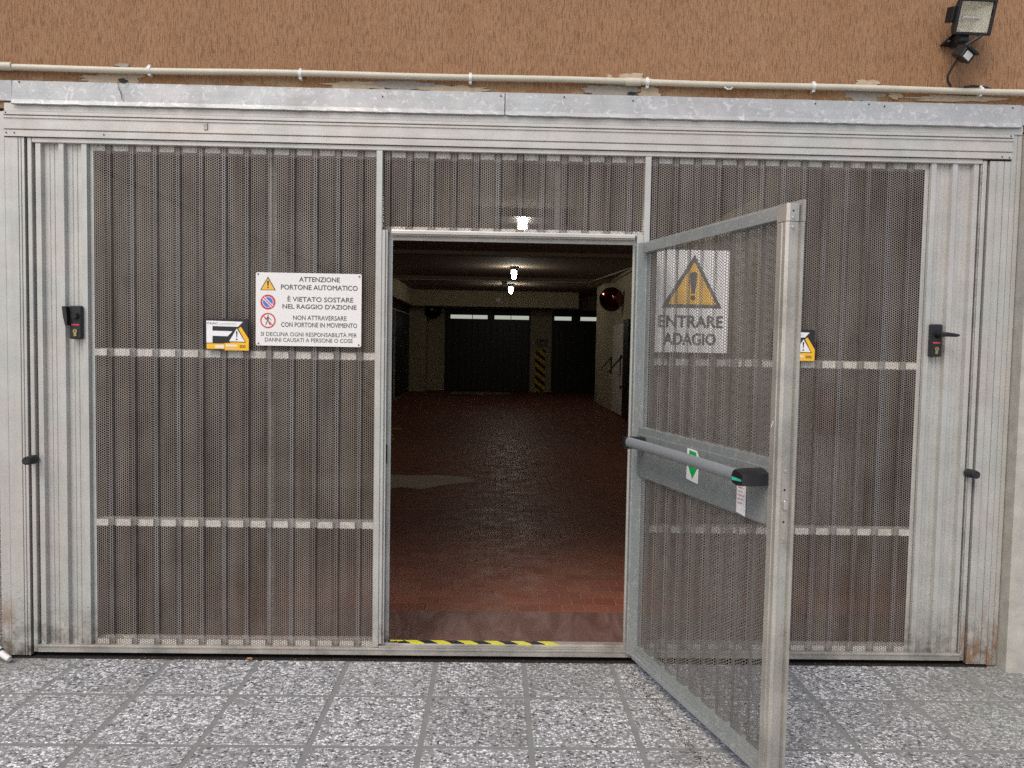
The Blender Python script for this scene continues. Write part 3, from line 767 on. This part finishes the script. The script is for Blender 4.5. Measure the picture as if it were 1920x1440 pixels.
def brand_board(ox, oz, label):
    t = thing('automation_board', (ox + .099, 0.0, oz - .141), label, 'sign', 'automatic gate boards on the perforated panels')
    k = 0.198 / 1030
    X = lambda x: ox + (x - 150) * k
    Z = lambda y: oz - (y - 415) * k * 0.98
    def pl(name, pts, mat, y): return put(name, MB().poly([(X(a), y, Z(b)) for a, b in pts]), mat, t)
    put('plate', MB().prism([(X(a), Z(b)) for a, b in ((150, 415), (1150, 415), (1150, 850), (1180, 895), (1180, 1170), (605, 1170), (600, 1150), (150, 1150))], 'y', SY - .004, SY), BLK, t)
    y = SY - .0045
    pl('emblem', [(190, 465), (1030, 480), (920, 600), (330, 592), (330, 702), (790, 708), (680, 828), (330, 822), (330, 985), (190, 985)], WHITE2, y)
    pl('warning_triangle', [(890, 640), (1075, 952), (715, 945)], WHITE2, y)
    pl('orange_band', [(925, 640), (985, 598), (1165, 885), (1165, 1160), (610, 1160), (610, 990), (745, 985), (745, 968), (1100, 972)], ORANGE, y - .0003)
    pl('orange_strip', [(195, 1005), (605, 1005), (605, 1130), (195, 1130)], ORANGE, y - .0003)
    pl('faded_label', [(390, 1040), (600, 1040), (600, 1112), (390, 1112)], PALE, y - .0008)
    pl('faded_label', [(640, 1020), (900, 1025), (900, 1070), (640, 1068)], PALE, y - .0008)
    pl('faded_label', [(640, 1100), (930, 1105), (930, 1135), (640, 1132)], ORANGE_F, y - .0008)
    pl('exclamation_mark', [(872, 705), (908, 705), (898, 852), (882, 852)], BLK, y - .0006)
    put('exclamation_dot', MB().disc((X(890), y - .0006, Z(900)), .0037, 12), BLK, t)
    lettering('FAAC', X(215), X(460), Z(552), Z(502), y - .0006, BLK, t, 0.0)
    lettering('AUTOMATICI', X(500), X(880), Z(560), Z(516), y - .0006, GREYP2, t, 0.0)
    pm = MB()
    for r_ in range(2):
        for q in range(4):
            a = 960 + q * 35; b = 1035 + r_ * 34
            pm.poly([(X(a), y - .0008, Z(b)), (X(a + 24), y - .0008, Z(b)), (X(a + 24), y - .0008, Z(b + 24)), (X(a), y - .0008, Z(b + 24))])
    put('fine_print', pm, BLK, t)
brand_board(-1.302, 1.547, 'small black white and orange gate board left of the white notice')
brand_board(1.246, 1.545, 'small orange-edged gate board half hidden behind the open pedestrian door')

es = thing('caution_sign', (0.877, 0.0, 1.43), 'white upright ENTRARE ADAGIO sign seen through the perforated door', 'sign')
put('plate', MB().prism(rrect(0.712, 1.042, 1.433, 1.893, .004), 'y', SY - .003, SY), WHITE, es)
EX = lambda x: 0.712 + (x - 128) / 812 * 0.33
EZ = lambda y: 1.893 - (y - 172) / 1162 * 0.46
put('triangle_border', MB().poly([(EX(a), Y1, EZ(b)) for a, b in ((190, 828), (868, 828), (548, 222))]), GREYP, es)
put('triangle_field', MB().poly([(EX(a), Y2, EZ(b)) for a, b in ((262, 786), (802, 786), (548, 308))]), AMBER, es)
put('exclamation_mark', MB().poly([(EX(a), Y3, EZ(b)) for a, b in ((500, 450), (520, 420), (570, 420), (588, 450), (560, 662), (522, 662))]).disc((EX(541), Y3, EZ(712)), .012, 14), GREYP, es)
lettering('ENTRARE', EX(168), EX(880), EZ(1046), EZ(916), Y1, GREYP, es, 0.045)
lettering('ADAGIO', EX(226), EX(806), EZ(1246), EZ(1116), Y1, GREYP, es, 0.045)

# ================================================================== CONDUIT + FLOODLIGHT
cd = thing('conduit', (0, -0.016, 2.62), 'long cream plastic conduit pipe clipped across the brown plaster', 'pipe')
cy, cz = -0.018, 2.6205
pts = [(x, cy + 0.0015 * math.sin(x * 2.1), cz + 0.0030 * math.cos(x * 1.5) + 0.002 * math.sin(x * 5)) for x in np.linspace(-3.2, 3.4, 40)]
put('pipe', MB().tube(pts, 0.0135, 14), CONDUIT, cd, smooth=True)
for a, b in ((-2.23, -2.122), (0.549, 0.614)):
    put('coupler', MB().tube([(a, cy, cz + .001), (b, cy, cz + .001)], 0.0175, 16), CONDUIT, cd, smooth=True)
for x in (-1.532, -0.878, -0.135, 0.645, 1.385, 2.135):
    put('clip', MB().tube([(x - .007, cy, cz), (x + .007, cy, cz)], 0.0160, 14).box(x - .006, x + .006, cy - .004, 0.004, cz - .024, cz - .012, .001).box(x - .006, x + .006, cy - .004, 0.004, cz + .012, cz + .022, .001), WHITEPVC, cd)
put('loose_tape', MB().tube([(0.985, cy - .004, cz - .012), (1.00, cy - .010, cz - .024), (1.015, cy - .006, cz - .022), (1.025, cy - .004, cz - .010)], .003, 6), WHITEPVC, cd)

fl = thing('floodlight', (2.00, 0.0, 2.82), 'black halogen floodlight with motion sensor on the plaster at upper right', 'floodlight')
cF = Vector((2.033, -0.115, 2.899))
R3 = Matrix.Rotation(math.radians(2), 3, 'Z') @ Matrix.Rotation(math.radians(17), 3, 'X')
def F(x, y, z):   # lamp-local to world; local -y is the facing direction
    p = cF + R3 @ Vector((x, y, z)); return (p.x, p.y, p.z)
w, h = 0.083, 0.071
fr = MB()
for a in ((-w, -w + .011, -h, h), (w - .011, w, -h, h), (-w + .011, w - .011, -h, -h + .011), (-w + .011, w - .011, h - .011, h)):
    fr.box(a[0], a[1], -0.012, 0.010, a[2], a[3], .002, tf=F)
put('front_frame', fr, DARK, fl)
hb = MB()
ra = [(-w + .004, -h + .004), (w - .004, -h + .004), (w - .004, h - .004), (-w + .004, h - .004)]
def rr(y, k, dz=0): return [F(x * k, y, z * k + dz) for x, z in ra]
rs = [rr(0.008, 1.0), rr(0.030, 0.93), rr(0.065, 0.72, .004), rr(0.082, 0.6, .004)]
hb.add([p for r_ in rs for p in r_], [(a * 4 + i, a * 4 + (i + 1) % 4, (a + 1) * 4 + (i + 1) % 4, (a + 1) * 4 + i) for a in range(3) for i in range(4)] + [(12, 13, 14, 15)])
put('housing', hb, DARK, fl)
rf = MB()
W2, H2 = w - .011, h - .011
rf.add([F(-W2, 0.002, -H2), F(W2, 0.002, -H2), F(W2, 0.002, H2), F(-W2, 0.002, H2), F(-.022, 0.040, -.03), F(.022, 0.040, -.03), F(.022, 0.040, .03), F(-.022, 0.040, .03)],
       [(0, 4, 5, 1), (1, 5, 6, 2), (2, 6, 7, 3), (3, 7, 4, 0), (4, 7, 6, 5)])
put('reflector', rf, REFL, fl, fix=False)
put('halogen_tube', MB().tube([F(-.04, 0.022, 0.0), F(.04, 0.022, 0.0)], .0055, 10), WHITE2, fl)
put('glass', MB().box(-W2 + .0005, W2 - .0005, -0.006, -0.003, -H2 + .0005, H2 - .0005, tf=F), GLASS, fl)
fin = MB()
for k in range(5): fin.box(-w - .012, -w + .006, 0.012 + k * .010, 0.018 + k * .010, -.022, .040, tf=F)
put('side_box', fin.box(-w - .010, -w + .006, 0.010, 0.06, -.020, .038, .003, tf=F), DARK, fl)
put('wall_bracket', MB().prism([(1.952, 2.820), (1.990, 2.858), (2.04, 2.858), (2.03, 2.812)], 'y', -0.030, 0.004).box(1.990, 2.030, -0.09, -0.01, 2.805, 2.845, .004), DARK, fl)
put('bracket_screw', MB().tube([(1.974, -0.030, 2.828), (1.974, -0.034, 2.828)], .005, 10), CHROME, fl)
put('bracket_arm', MB().tube([(2.022, -0.080, 2.792), (2.060, -0.095, 2.816), (2.085, -0.100, 2.836)], .007, 8), DARK, fl)
sm = MB()
cS = Vector((2.010, -0.090, 2.750)); RS = Matrix.Rotation(math.radians(-24), 3, 'Y').inverted() @ Matrix.Rotation(math.radians(22), 3, 'Z') @ Matrix.Rotation(math.radians(-18), 3, 'X').inverted()
def SF(x, y, z):
    p = cS + RS @ Vector((x, y, z)); return (p.x, p.y, p.z)
put('motion_sensor', MB().box(-.033, .033, -.028, .034, -.024, .028, .004, tf=SF).box(-.036, .036, -.040, -.020, .018, .029, .002, tf=SF), DARK, fl)
put('sensor_window', MB().box(-.020, .018, -.0300, -.0275, -.018, .012, .002, tf=SF), WHITE, fl)
put('cable', MB().tube([(1.996, -0.065, 2.735), (1.982, -0.050, 2.705), (1.973, -0.036, 2.675), (1.978, -0.030, 2.655), (1.998, -0.022, 2.634)], .0055, 8), DARK, fl, smooth=True)
put('cable', MB().tube([(2.06, -0.02, 2.634), (2.10, -0.014, 2.642), (2.15, -0.016, 2.638), (2.18, -0.02, 2.628)], .005, 8), DARK, fl, smooth=True)

# ================================================================== SMALL THINGS OUTSIDE
dp = thing('drain_pipe', (-2.26, -0.05, 0.03), 'white painted drain pipe stub at the foot of the left post', 'pipe')
put('elbow', MB().tube([(-2.36, -0.01, 0.085), (-2.27, -0.035, 0.080), (-2.235, -0.045, 0.072), (-2.200, -0.055, 0.055), (-2.188, -0.058, 0.047)], [.017, .0175, .019, .019, .018], 14), WHITEPVC, dp, smooth=True)
put('spout', MB().tube([(-2.188, -0.058, 0.047), (-2.165, -0.066, 0.034), (-2.140, -0.072, 0.022), (-2.142, -0.070, 0.020)], [.0135, .0135, .013, .010], 14), WHITEPVC, dp, smooth=True)
put('seal_ring', MB().tube([(-2.190, -0.0575, 0.048), (-2.1865, -0.0585, 0.046)], .0192, 14), DARKSTEEL, dp)
# hazard tape on the door sill
tp = thing('hazard_tape', (-0.1, 0.035, 0.077), 'yellow and black hazard tape stuck along the door sill', 'tape')
tz = 0.0776
put('tape_base', MB().add([(-0.475, .022, tz), (0.262, .022, tz), (0.280, .037, tz), (0.262, .050, tz), (-0.46, .050, tz), (-0.48, .046, tz)], [(0, 1, 2, 3, 4, 5)]), BLK, tp)
put('tape_front', MB().add([(-0.43, .0195, tz - .008), (0.262, .0195, tz - .008), (0.262, .0195, tz - .0002), (-0.43, .0195, tz - .0002)], [(0, 1, 2, 3)]), BLK, tp)
for k in range(6):
    a = -0.405 + k * 0.1235
    put('yellow_stripe', MB().add([(a + .030, .0190, tz + .0004), (a + .092, .0190, tz + .0004), (a + .058, .050, tz + .0004), (a - .004, .050, tz + .0004)], [(0, 1, 2, 3)])
        .add([(a + .030, .0190, tz + .0004), (a + .092, .0190, tz + .0004), (a + .100, .0190, tz - .0078), (a + .038, .0190, tz - .0078)], [(3, 2, 1, 0)]), YEL_T, tp)
for a in (-0.468, -0.437):
    put('torn_scrap', MB().add([(a, .03, tz + .001), (a + .028, .022, tz + .006), (a + .03, .036, tz + .005), (a - .004, .048, tz + .002)], [(0, 1, 2, 3)]), YEL_T, tp)
# leaf litter
lt = MB(); r = random.Random(3)
def crumb(x, y, s, z=0.001):
    a = r.uniform(0, 6.28); n = 5
    lt.add([(x + s * math.cos(a + 1.257 * k) * r.uniform(.5, 1.2), y + s * math.sin(a + 1.257 * k) * r.uniform(.4, 1.0), z + r.uniform(0.0, s * .7)) for k in range(n)], [tuple(range(n))])
for _ in range(420): crumb(r.uniform(-2.05, 2.15), r.gauss(-0.006, 0.010), r.uniform(.0015, .0055), 0.0040)
for _ in range(260):
    q = r.random(); crumb(0.63 + 0.165 * q + r.gauss(-0.022, 0.012), -0.02 - 1.0 * q, r.uniform(.0015, .005))
put('leaf_litter', lt, plain('leaf_crumbs', (0.115, 0.062, 0.03), 0.9, var=0.6, scale=200), kind='stuff', fix=False)
lf = MB()
lfp = [(0, 0), (.012, .010), (.022, .009), (.034, .014), (.030, .004), (.040, -.003), (.026, -.006), (.014, -.010)]
lf.add([(-1.117 + a, -0.028 + b, 0.004 + 0.010 * math.sin(a * 80) + 0.35 * abs(b)) for a, b in lfp], [tuple(range(8))])
tag(put('dry_leaf', lf, plain('ochre_leaf', (0.50, 0.27, 0.09), 0.7, var=0.3, scale=120), fix=False), 'curled ochre dry leaf lying against the gate bottom rail', 'leaf')

# ================================================================== GARAGE INTERIOR
fl0 = put('garage_floor', MB().box(-3.6, 5.2, 0.066, 21.2, -0.20, -0.0045), CLINKJ, kind='structure')
put('threshold_strip', MB().box(-2.45, 2.6, 0.075, 0.672, -0.004, 0.0015), THRESH, fl0)
RW, RD, RY = 0.1255, 0.1155, 0.680
gap = 0.0050
def tile_faces(w, d, b=0.0012):
    return chamfer_tile(w, d, 0.004, b)
ct_me, _ = mesh_from(tile_faces(RW - gap, RD - gap), 'floor_tile', CLINKER, (0, 0, 0))
near = set()
rest = MB(); tones = []
jr = random.Random(11)
nrow = int((20.9 - RY) / RD)
cand = []
for j in range(nrow):
    off = (0.5 if j % 2 else 0.0) * RW + 0.011
    i0 = int((-2.6 - off) / RW); i1 = int((2.75 - off) / RW)
    if j > 140: i1 = int((4.6 - off) / RW)
    for i in range(i0, i1 + 1):
        cx, cyy = off + (i + .5) * RW, RY + (j + .5) * RD
        vis = (cyy + 3.49) / 3.49
        infront = -0.47 * vis - .05 < cx < 0.60 * vis * 1.0 + .05
        cand.append((cyy if infront else 1e3 + cyy, cx, cyy))
cand.sort()
for k, (_, cx, cyy) in enumerate(cand):
    dz = jr.uniform(-.0004, .0004)
    if k < 300:
        place('floor_tile', ct_me, (cx, cyy, dz), fl0)
    else:
        b0 = tile_faces(RW - gap, RD - gap)
        vs = [(x + cx, y + cyy, z + dz) for x, y, z in b0.v]
        rest.add(vs, b0.f[:1] + b0.f[2::2]); tones += [jr.random()] * 5
far_t = put('floor_tiling', rest, CLINKER, fl0, kind='stuff', fix=False)
at = far_t.data.attributes.new('tone', 'FLOAT', 'FACE')
if len(at.data) == len(tones): at.data.foreach_set('value', tones)
# pale cement patch, a lighter patch at the rear and a floor drain
pr2 = [(-2.3, 4.25), (-1.9, 4.20), (-1.2, 4.22), (-1.06, 4.17), (-0.95, 4.28), (-0.72, 4.20), (-0.50, 4.45), (-0.30, 4.58), (-0.19, 4.72), (-0.28, 4.88), (-0.40, 4.98), (-0.62, 5.02), (-0.9, 4.98), (-1.3, 5.03), (-2.3, 5.05)]
put('pale_floor_patch', MB().prism(pr2, 'z', 0.0005, 0.003), plain('pale_patch_floor', (0.42, 0.34, 0.25), 0.75, var=0.2, scale=8), fl0)
put('pale_floor_patch', MB().prism([(-1.38, 19.1), (-0.3, 18.95), (0.42, 19.2), (0.45, 20.1), (-0.2, 20.3), (-1.3, 20.25)], 'z', 0.0005, 0.003), plain('pale_patch_floor', (0.5, 0.43, 0.34), 0.6, var=0.2, scale=8), fl0)  # lighter patch of floor in front of the rear door
put('floor_drain', MB().tube([(-0.80, 7.0, 0.0), (-0.80, 7.0, 0.005)], .14, 20), plain('drain_plate', (0.2, 0.16, 0.13), 0.4, metal=0.4), fl0)
for y, a, b in ((9.65, -2.1, -1.58), (8.7, -2.1, -1.60), (8.2, -1.95, -1.52)):
    put('floor_mark', MB().box(a, b, y - .09, y + .03, 0.0005, 0.0028), YEL, fl0)

put('garage_ceiling', MB().box(-3.6, 5.2, 0.401, 21.2, 3.0, 3.2), CEIL, kind='structure')
def wall(name, mb, mat, label, cat='wall', group=None): return tag(put(name, mb, mat), label, cat, group)
ib = thing('garage_interior_walls', (0, 10, 0), 'cream painted walls and piers of the dim garage corridor behind the gate', 'wall')
part = lambda n, mb, mat: put(n, mb, mat, ib)
part('left_outer_wall', MB().box(-3.4, -3.2, 0.401, 20.7, -0.004, 2.998), INWALL)
part('left_lintel', MB().box(-2.75, -2.45, 9.88, 20.0, 2.55, 2.998), INWALL)
part('left_shade_lintel', MB().box(-2.75, -2.55, 0.42, 9.879, 2.55, 2.998), BOXDOOR)  # near stretch of lintel coloured dark in place of shade
for a, b, xi in ((0.42, 0.9, -2.3), (9.88, 10.4, -2.05), (14.2, 14.6, -2.45), (20.0, 20.69, -2.14)):
    part('left_pier', MB().box(-2.85, xi, a, b, -0.003, 2.549 if xi < -2.2 else 2.995), INWALL)
part('right_wall', MB().box(2.62, 2.95, 3.11, 17.0, -0.003, 2.996), INWALL)
part('entrance_pier', MB().box(2.22, 2.95, 2.60, 3.108, -0.003, 2.994), INWALL_L)
part('right_outer_wall', MB().box(4.8, 5.0, 0.401, 20.7, -0.004, 2.998), INWALL)
part('cross_beam', MB().box(-2.448, 2.35, 19.0, 19.35, 2.54, 2.997), INWALL)
part('ceiling_rib', MB().box(-2.449, 2.618, 14.4, 14.7, 2.94, 2.9995), CEIL)
part('ceiling_rib', MB().box(-2.449, 2.618, 9.5, 9.8, 2.94, 2.9995), CEIL)
fw = [(-3.4, -1.62, -0.003, 2.998), (1.045, 1.71, -0.003, 2.56), (3.2, 5.0, -0.003, 2.998)]
for a, b, c, d in fw: part('rear_pier', MB().box(a, b, 20.70, 21.0, c, d), INWALL)
part('rear_lintel', MB().box(-1.619, 3.199, 20.70, 21.0, 2.562, 2.998), INWALL)
part('gate_wall_back', MB().box(-3.4, -2.22, 0.402, 0.44, -0.003, 2.998), INWALL)
part('gate_wall_back', MB().box(2.36, 5.0, 0.402, 0.44, -0.003, 2.998), INWALL)
part('gate_wall_back', MB().box(-2.219, 2.359, 0.402, 0.44, 2.46, 2.998), INWALL)

def box_door(x0, x1, label, splits):
    t = thing('garage_box_door', ((x0 + x1) / 2, 20.75, 0), label, 'garage door', 'dark garage box doors at the rear')
    n = int((x1 - x0) / 0.2)
    for k in range(n):
        a = x0 + 0.05 + (x1 - x0 - 0.10) * k / n; b = x0 + 0.05 + (x1 - x0 - .10) * (k + 1) / n
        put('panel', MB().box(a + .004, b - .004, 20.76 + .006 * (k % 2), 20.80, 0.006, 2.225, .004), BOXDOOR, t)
    put('back_sheet', MB().box(x0, x1, 20.805, 20.82, -0.02, 2.225), BOXDOOR, t)
    put('header', MB().box(x0, x1, 20.72, 20.82, 2.36, 2.561, .004), BOXDOOR, t)
    put('top_rail', MB().box(x0, x1, 20.74, 20.80, 2.2255, 2.240, .003), BOXDOOR, t)
    for a, b in ((x0, x0 + .05), (x1 - .05, x1)): put('jamb', MB().box(a, b, 20.73, 20.80, 0.0, 2.36, .003), BOXDOOR, t)
    for a, b in splits: put('mullion', MB().box(a, b, 20.745, 20.79, 2.241, 2.359), BOXDOOR, t)
box_door(-1.618, 1.043, 'wide dark box door on the rear wall below two lit slots', [(-1.568, -1.45), (-0.78, -0.76), (-0.30, -0.08), (0.42, 0.44)])
box_door(1.712, 3.198, 'narrower dark box door right of the striped rear pier', [(1.762, 1.79), (2.32, 2.60)])
lb = thing('side_box_door', (-2.6, 17.3, 0), 'dark box door in the left wall with a pale horizontal rail', 'garage door')
put('door_sheet', MB().box(-2.70, -2.64, 14.61, 19.99, 0.02, 2.548), BOXDOOR, lb)
put('rail', MB().box(-2.638, -2.60, 14.65, 19.6, 2.29, 2.315), BARMET, lb)
put('post', MB().box(-2.638, -2.60, 16.4, 16.44, 0.02, 2.289), BARMET, lb)
lb2 = thing('side_box_door', (-2.6, 12.3, 0), 'plain dark box door in the left wall just past the striped pier', 'garage door')
put('door_sheet', MB().box(-2.70, -2.64, 10.41, 14.19, 0.02, 2.548), BOXDOOR, lb2)
put('handle', MB().box(-2.639, -2.60, 12.2, 12.4, 1.0, 1.03, .004), BARMET, lb2)
lb3 = thing('side_box_door', (-2.6, 5.4, 0), 'nearest dark box door in the left wall behind the perforated panel', 'garage door')
put('door_sheet', MB().box(-2.70, -2.64, 0.91, 9.87, 0.02, 2.548), BOXDOOR, lb3)
put('handle', MB().box(-2.639, -2.60, 5.2, 5.4, 1.0, 1.03, .004), BARMET, lb3)

def hazard_panel(x0, x1, z0, z1, y, n, label):
    t = thing('hazard_marker', ((x0 + x1) / 2, y, z0), label, 'hazard marking', 'striped hazard panels on garage piers')
    put('panel', MB().box(x0, x1, y - .012, y, z0, z1), BLK, t)
    per = (z1 - z0) / n; sl = (x1 - x0) * 0.80
    for k in range(-1, n + 1):
        za = z0 + k * per
        P = [(x0, za + sl), (x1, za), (x1, za + per * .52), (x0, za + sl + per * .52)]
        def clip(P, lim, keep_lo):
            out = []
            for a, b in zip(P, P[1:] + P[:1]):
                ia = a[1] <= lim if keep_lo else a[1] >= lim; ib_ = b[1] <= lim if keep_lo else b[1] >= lim
                if ia: out.append(a)
                if ia != ib_:
                    q = (lim - a[1]) / (b[1] - a[1]); out.append((a[0] + (b[0] - a[0]) * q, lim))
            return out
        P = clip(P, z1, True); P = clip(P, z0, False) if len(P) > 2 else P
        if len(P) > 2: put('stripe', MB().poly([(a, y - .0135, b) for a, b in P]), YEL, t)
hazard_panel(1.205, 1.525, 0.03, 1.32, 20.688, 5, 'yellow and black striped panel on the rear pier between two doors')
hazard_panel(-2.30, -2.07, 0.02, 1.20, 9.868, 5, 'yellow and black striped panel on the left pier behind the mesh')
st = thing('rules_sign', (1.4, 20.69, 1.38), 'small grey notice above the striped rear pier panel', 'sign')
put('plate', MB().box(1.20, 1.60, 20.68, 20.698, 1.385, 1.655), plain('grey_notice', (0.36, 0.33, 0.24), 0.6), st)
for k in range(4): put('pictogram', MB().disc((1.26 + k * .093, 20.678, 1.60), .036, 16), plain('notice_print', (0.10, 0.09, 0.07), 0.6), st)
ln = MB()
for k in range(4): ln.poly([(1.225, 20.678, 1.53 - k * .036), (1.575, 20.678, 1.53 - k * .036), (1.575, 20.678, 1.545 - k * .036), (1.225, 20.678, 1.545 - k * .036)])
put('print_lines', ln, plain('notice_lines', (0.12, 0.11, 0.08), 0.6), st)

def mirror(c, r, tilt, label, mat, wallx):
    t = thing('convex_mirror', c, label, 'mirror', 'convex mirrors in the garage')
    m = MB(); rings = []
    for k in range(7):
        a = k / 6; rr_ = r * a; y = -0.07 * (1 - a * a)
        rings.append([(rr_ * math.cos(2 * math.pi * j / 28), y, rr_ * math.sin(2 * math.pi * j / 28)) for j in range(28)])
    Rm = Matrix.Rotation(math.radians(tilt[0]), 3, 'Z') @ Matrix.Rotation(math.radians(tilt[1]), 3, 'X')
    tf = lambda p: tuple(Vector(c) + Rm @ Vector(p))
    vs = [tf((0, -0.07, 0))] + [tf(p) for rg_ in rings[1:] for p in rg_]
    fs = [(0, 1 + j, 1 + (j + 1) % 28) for j in range(28)]
    for k in range(5):
        for j in range(28): fs.append((1 + k * 28 + j, 1 + (k + 1) * 28 + j, 1 + (k + 1) * 28 + (j + 1) % 28, 1 + k * 28 + (j + 1) % 28))
    m.add(vs, fs)
    put('mirror_face', m, mat, t, smooth=True)
    rim = MB(); rv = []
    for j in range(28):
        a = 2 * math.pi * j / 28
        for rr_, y in ((r, -.005), (r + .018, -.01), (r + .018, .02), (r - .02, .03)): rv.append(tf((rr_ * math.cos(a), y, rr_ * math.sin(a))))
    rim.add(rv, [(j * 4 + k, ((j + 1) % 28) * 4 + k, ((j + 1) % 28) * 4 + (k + 1) % 4, j * 4 + (k + 1) % 4) for j in range(28) for k in range(3)])
    rim.add([tf(((r - .02) * math.cos(2 * math.pi * j / 28), .03, (r - .02) * math.sin(2 * math.pi * j / 28))) for j in range(28)], [tuple(range(28))])
    put('rim', rim, DARK, t)
    put('arm', MB().tube([tf((0, .03, 0)), (wallx, c[1] + .15, c[2])], .015, 8), DARK, t)
    return t
mirror((2.36, 12.6, 2.43), .235, (-18, 12), 'round convex mirror coloured with a red floor reflection high on the right garage wall', MIRROR_R, 2.63)
mirror((-1.93, 20.0, 2.42), .235, (16, 12), 'round black convex mirror high on the far left pier', plain('dark_mirror', (0.06, 0.06, 0.06), 0.1, metal=1.0), -2.15)
put_l = [(0.29, 5.95, 'nearest lit bulkhead lamp seen through the mesh above the doorway'), (0.32, 12.0, 'larger lit bulkhead lamp on the ceiling seen in the doorway'), (0.34, 16.4, 'farther lit bulkhead lamp on the ceiling seen in the doorway')]
for x, y, lab in put_l:
    t = thing('bulkhead_lamp', (x, y, 2.999), lab, 'lamp', 'lit bulkhead lamps on the garage ceiling')
    put('base', MB().box(x - .07, x + .07, y - .10, y + .10, 2.955, 2.998, .006), DARK, t)
    if y < 7: put('glow_block_plate', MB().box(x - .42, x + .42, y - .42, y + .42, 2.930, 2.954, .004), DARK, t)  # added plate, hides this lamp's glow on the ceiling
    put('diffuser', MB().tube([(x, y, 2.955), (x, y, 2.85), (x, y, 2.785 if y > 7 else 2.765), (x, y, 2.76 if y > 7 else 2.735)], [.044, .045, .040, .020], 16), LAMPGLASS if y > 7 else LAMPGLASS_N, t, smooth=True)
    put('guard', MB().box(x - .066, x + .066, y + .062, y + .070, 2.86, 2.956).box(x - .066, x + .066, y - .070, y - .062, 2.925, 2.956), DARK, t)  # opaque plates added to cut the lamp's light on the ceiling
for x, y, lab in ((0.16, 15.6, 'small pale ceiling box beside the farther lamp'), (0.02, 18.98, 'small pale box on the face of the cross beam')):
    t = thing('junction_box', (x, y, 2.9), lab, 'junction box', 'pale junction boxes in the garage')
    zt = 2.998 if y < 17 else 2.80
    put('body', MB().box(x - .07, x + .07, y - .05 if y < 17 else y - .03, y + .05 if y < 17 else 18.998, zt - .11, zt, .008), INWALL_L, t)
    put('lid', MB().box(x - .055, x + .055, y - .056 if y < 17 else y - .036, (y - .05 if y < 17 else y - .03) - .0005, zt - .095, zt - .015, .002), WHITE, t)
cc = thing('ceiling_conduit', (0, 14.9, 2.97), 'thin pale conduit running across the dark garage ceiling', 'pipe')
put('pipe', MB().tube([(-2.4, 14.2, 2.90), (2.6, 14.2, 2.90)], .012, 8), CONDUIT, cc)
put('branch', MB().tube([(2.05, 14.2, 2.90), (2.3, 12.5, 2.92), (2.55, 10.2, 2.92)], .012, 8), CONDUIT, cc)
# cabinet door and brackets on right wall
cb = thing('wall_cabinet', (2.6, 12.8, 0), 'tall pale cabinet door on the right wall of the garage corridor', 'cabinet')
put('door_leaf', MB().box(2.585, 2.618, 12.35, 13.75, 0.03, 1.93, .004), INWALL_L, cb)
put('dark_frame', MB().box(2.575, 2.619, 11.7, 12.30, 0.02, 2.0, .004), BOXDOOR, cb)
for z in (1.25, 0.62): put('knob', MB().tube([(2.585, 12.45, z), (2.55, 12.45, z)], .035, 10), DARK, cb)
for y, lab in ((13.9, 'far black triangular wall bracket beside the cabinet'), (12.6, 'near black triangular wall bracket on the cabinet')):
    t = thing('wall_bracket', (2.6, y, 1.0), lab, 'bracket', 'black triangular wall brackets')
    put('frame', MB().tube([(2.58, y, 1.22), (2.34, y, 0.93), (2.58, y, 0.86), (2.58, y, 1.22)], .018, 6), DARK, t)
    put('wall_plate', MB().box(2.572, 2.584, y - .03, y + .03, 0.84, 1.24), DARK, t)
# fire extinguisher in front of the entrance pier
fe = thing('fire_extinguisher', (2.60, 2.52, 0.80), 'red fire extinguisher hung on the pale pier behind the right mesh', 'extinguisher')
put('cylinder', MB().tube([(2.60, 2.51, 0.80), (2.60, 2.51, 0.81), (2.60, 2.51, 1.08), (2.60, 2.51, 1.13), (2.60, 2.51, 1.155)], [.070, .082, .082, .055, .022], 20), REDPAINT, fe, smooth=True)
put('valve', MB().tube([(2.60, 2.51, 1.155), (2.60, 2.51, 1.185)], .02, 10).box(2.56, 2.66, 2.498, 2.522, 1.185, 1.20, .004), DARK, fe)
put('hose', MB().tube([(2.62, 2.50, 1.17), (2.68, 2.49, 1.15), (2.70, 2.49, 1.05), (2.69, 2.49, 0.92)], .010, 8), DARK, fe, smooth=True)
put('hanger', MB().box(2.57, 2.63, 2.575, 2.599, 1.05, 1.15), DARK, fe)
xs = thing('extinguisher_sign', (2.6, 2.6, 1.42), 'red square safety sign on the pier above the extinguisher', 'sign')
put('plate', MB().box(2.51, 2.665, 2.592, 2.599, 1.40, 1.52), REDPAINT, xs)
put('symbol', MB().box(2.56, 2.585, 2.5905, 2.5925, 1.42, 1.485).tube([(2.60, 2.5915, 1.42), (2.60, 2.5915, 1.49)], .01, 6), WHITE, xs)
hl = thing('hose_loop', (2.82, 2.58, 1.4), 'dark looped cord hanging on the pale pier right of the extinguisher', 'cord')
put('loop', MB().tube([(2.82 + .050 * math.cos(a) , 2.588, 1.44 + .12 * math.sin(a)) for a in np.linspace(0, 2 * math.pi, 25)], .008, 6), plain('dark_red_cord', (0.10, 0.02, 0.02), 0.6), hl, smooth=True)
put('hook', MB().box(2.81, 2.83, 2.57, 2.599, 1.555, 1.575, .003), DARK, hl)
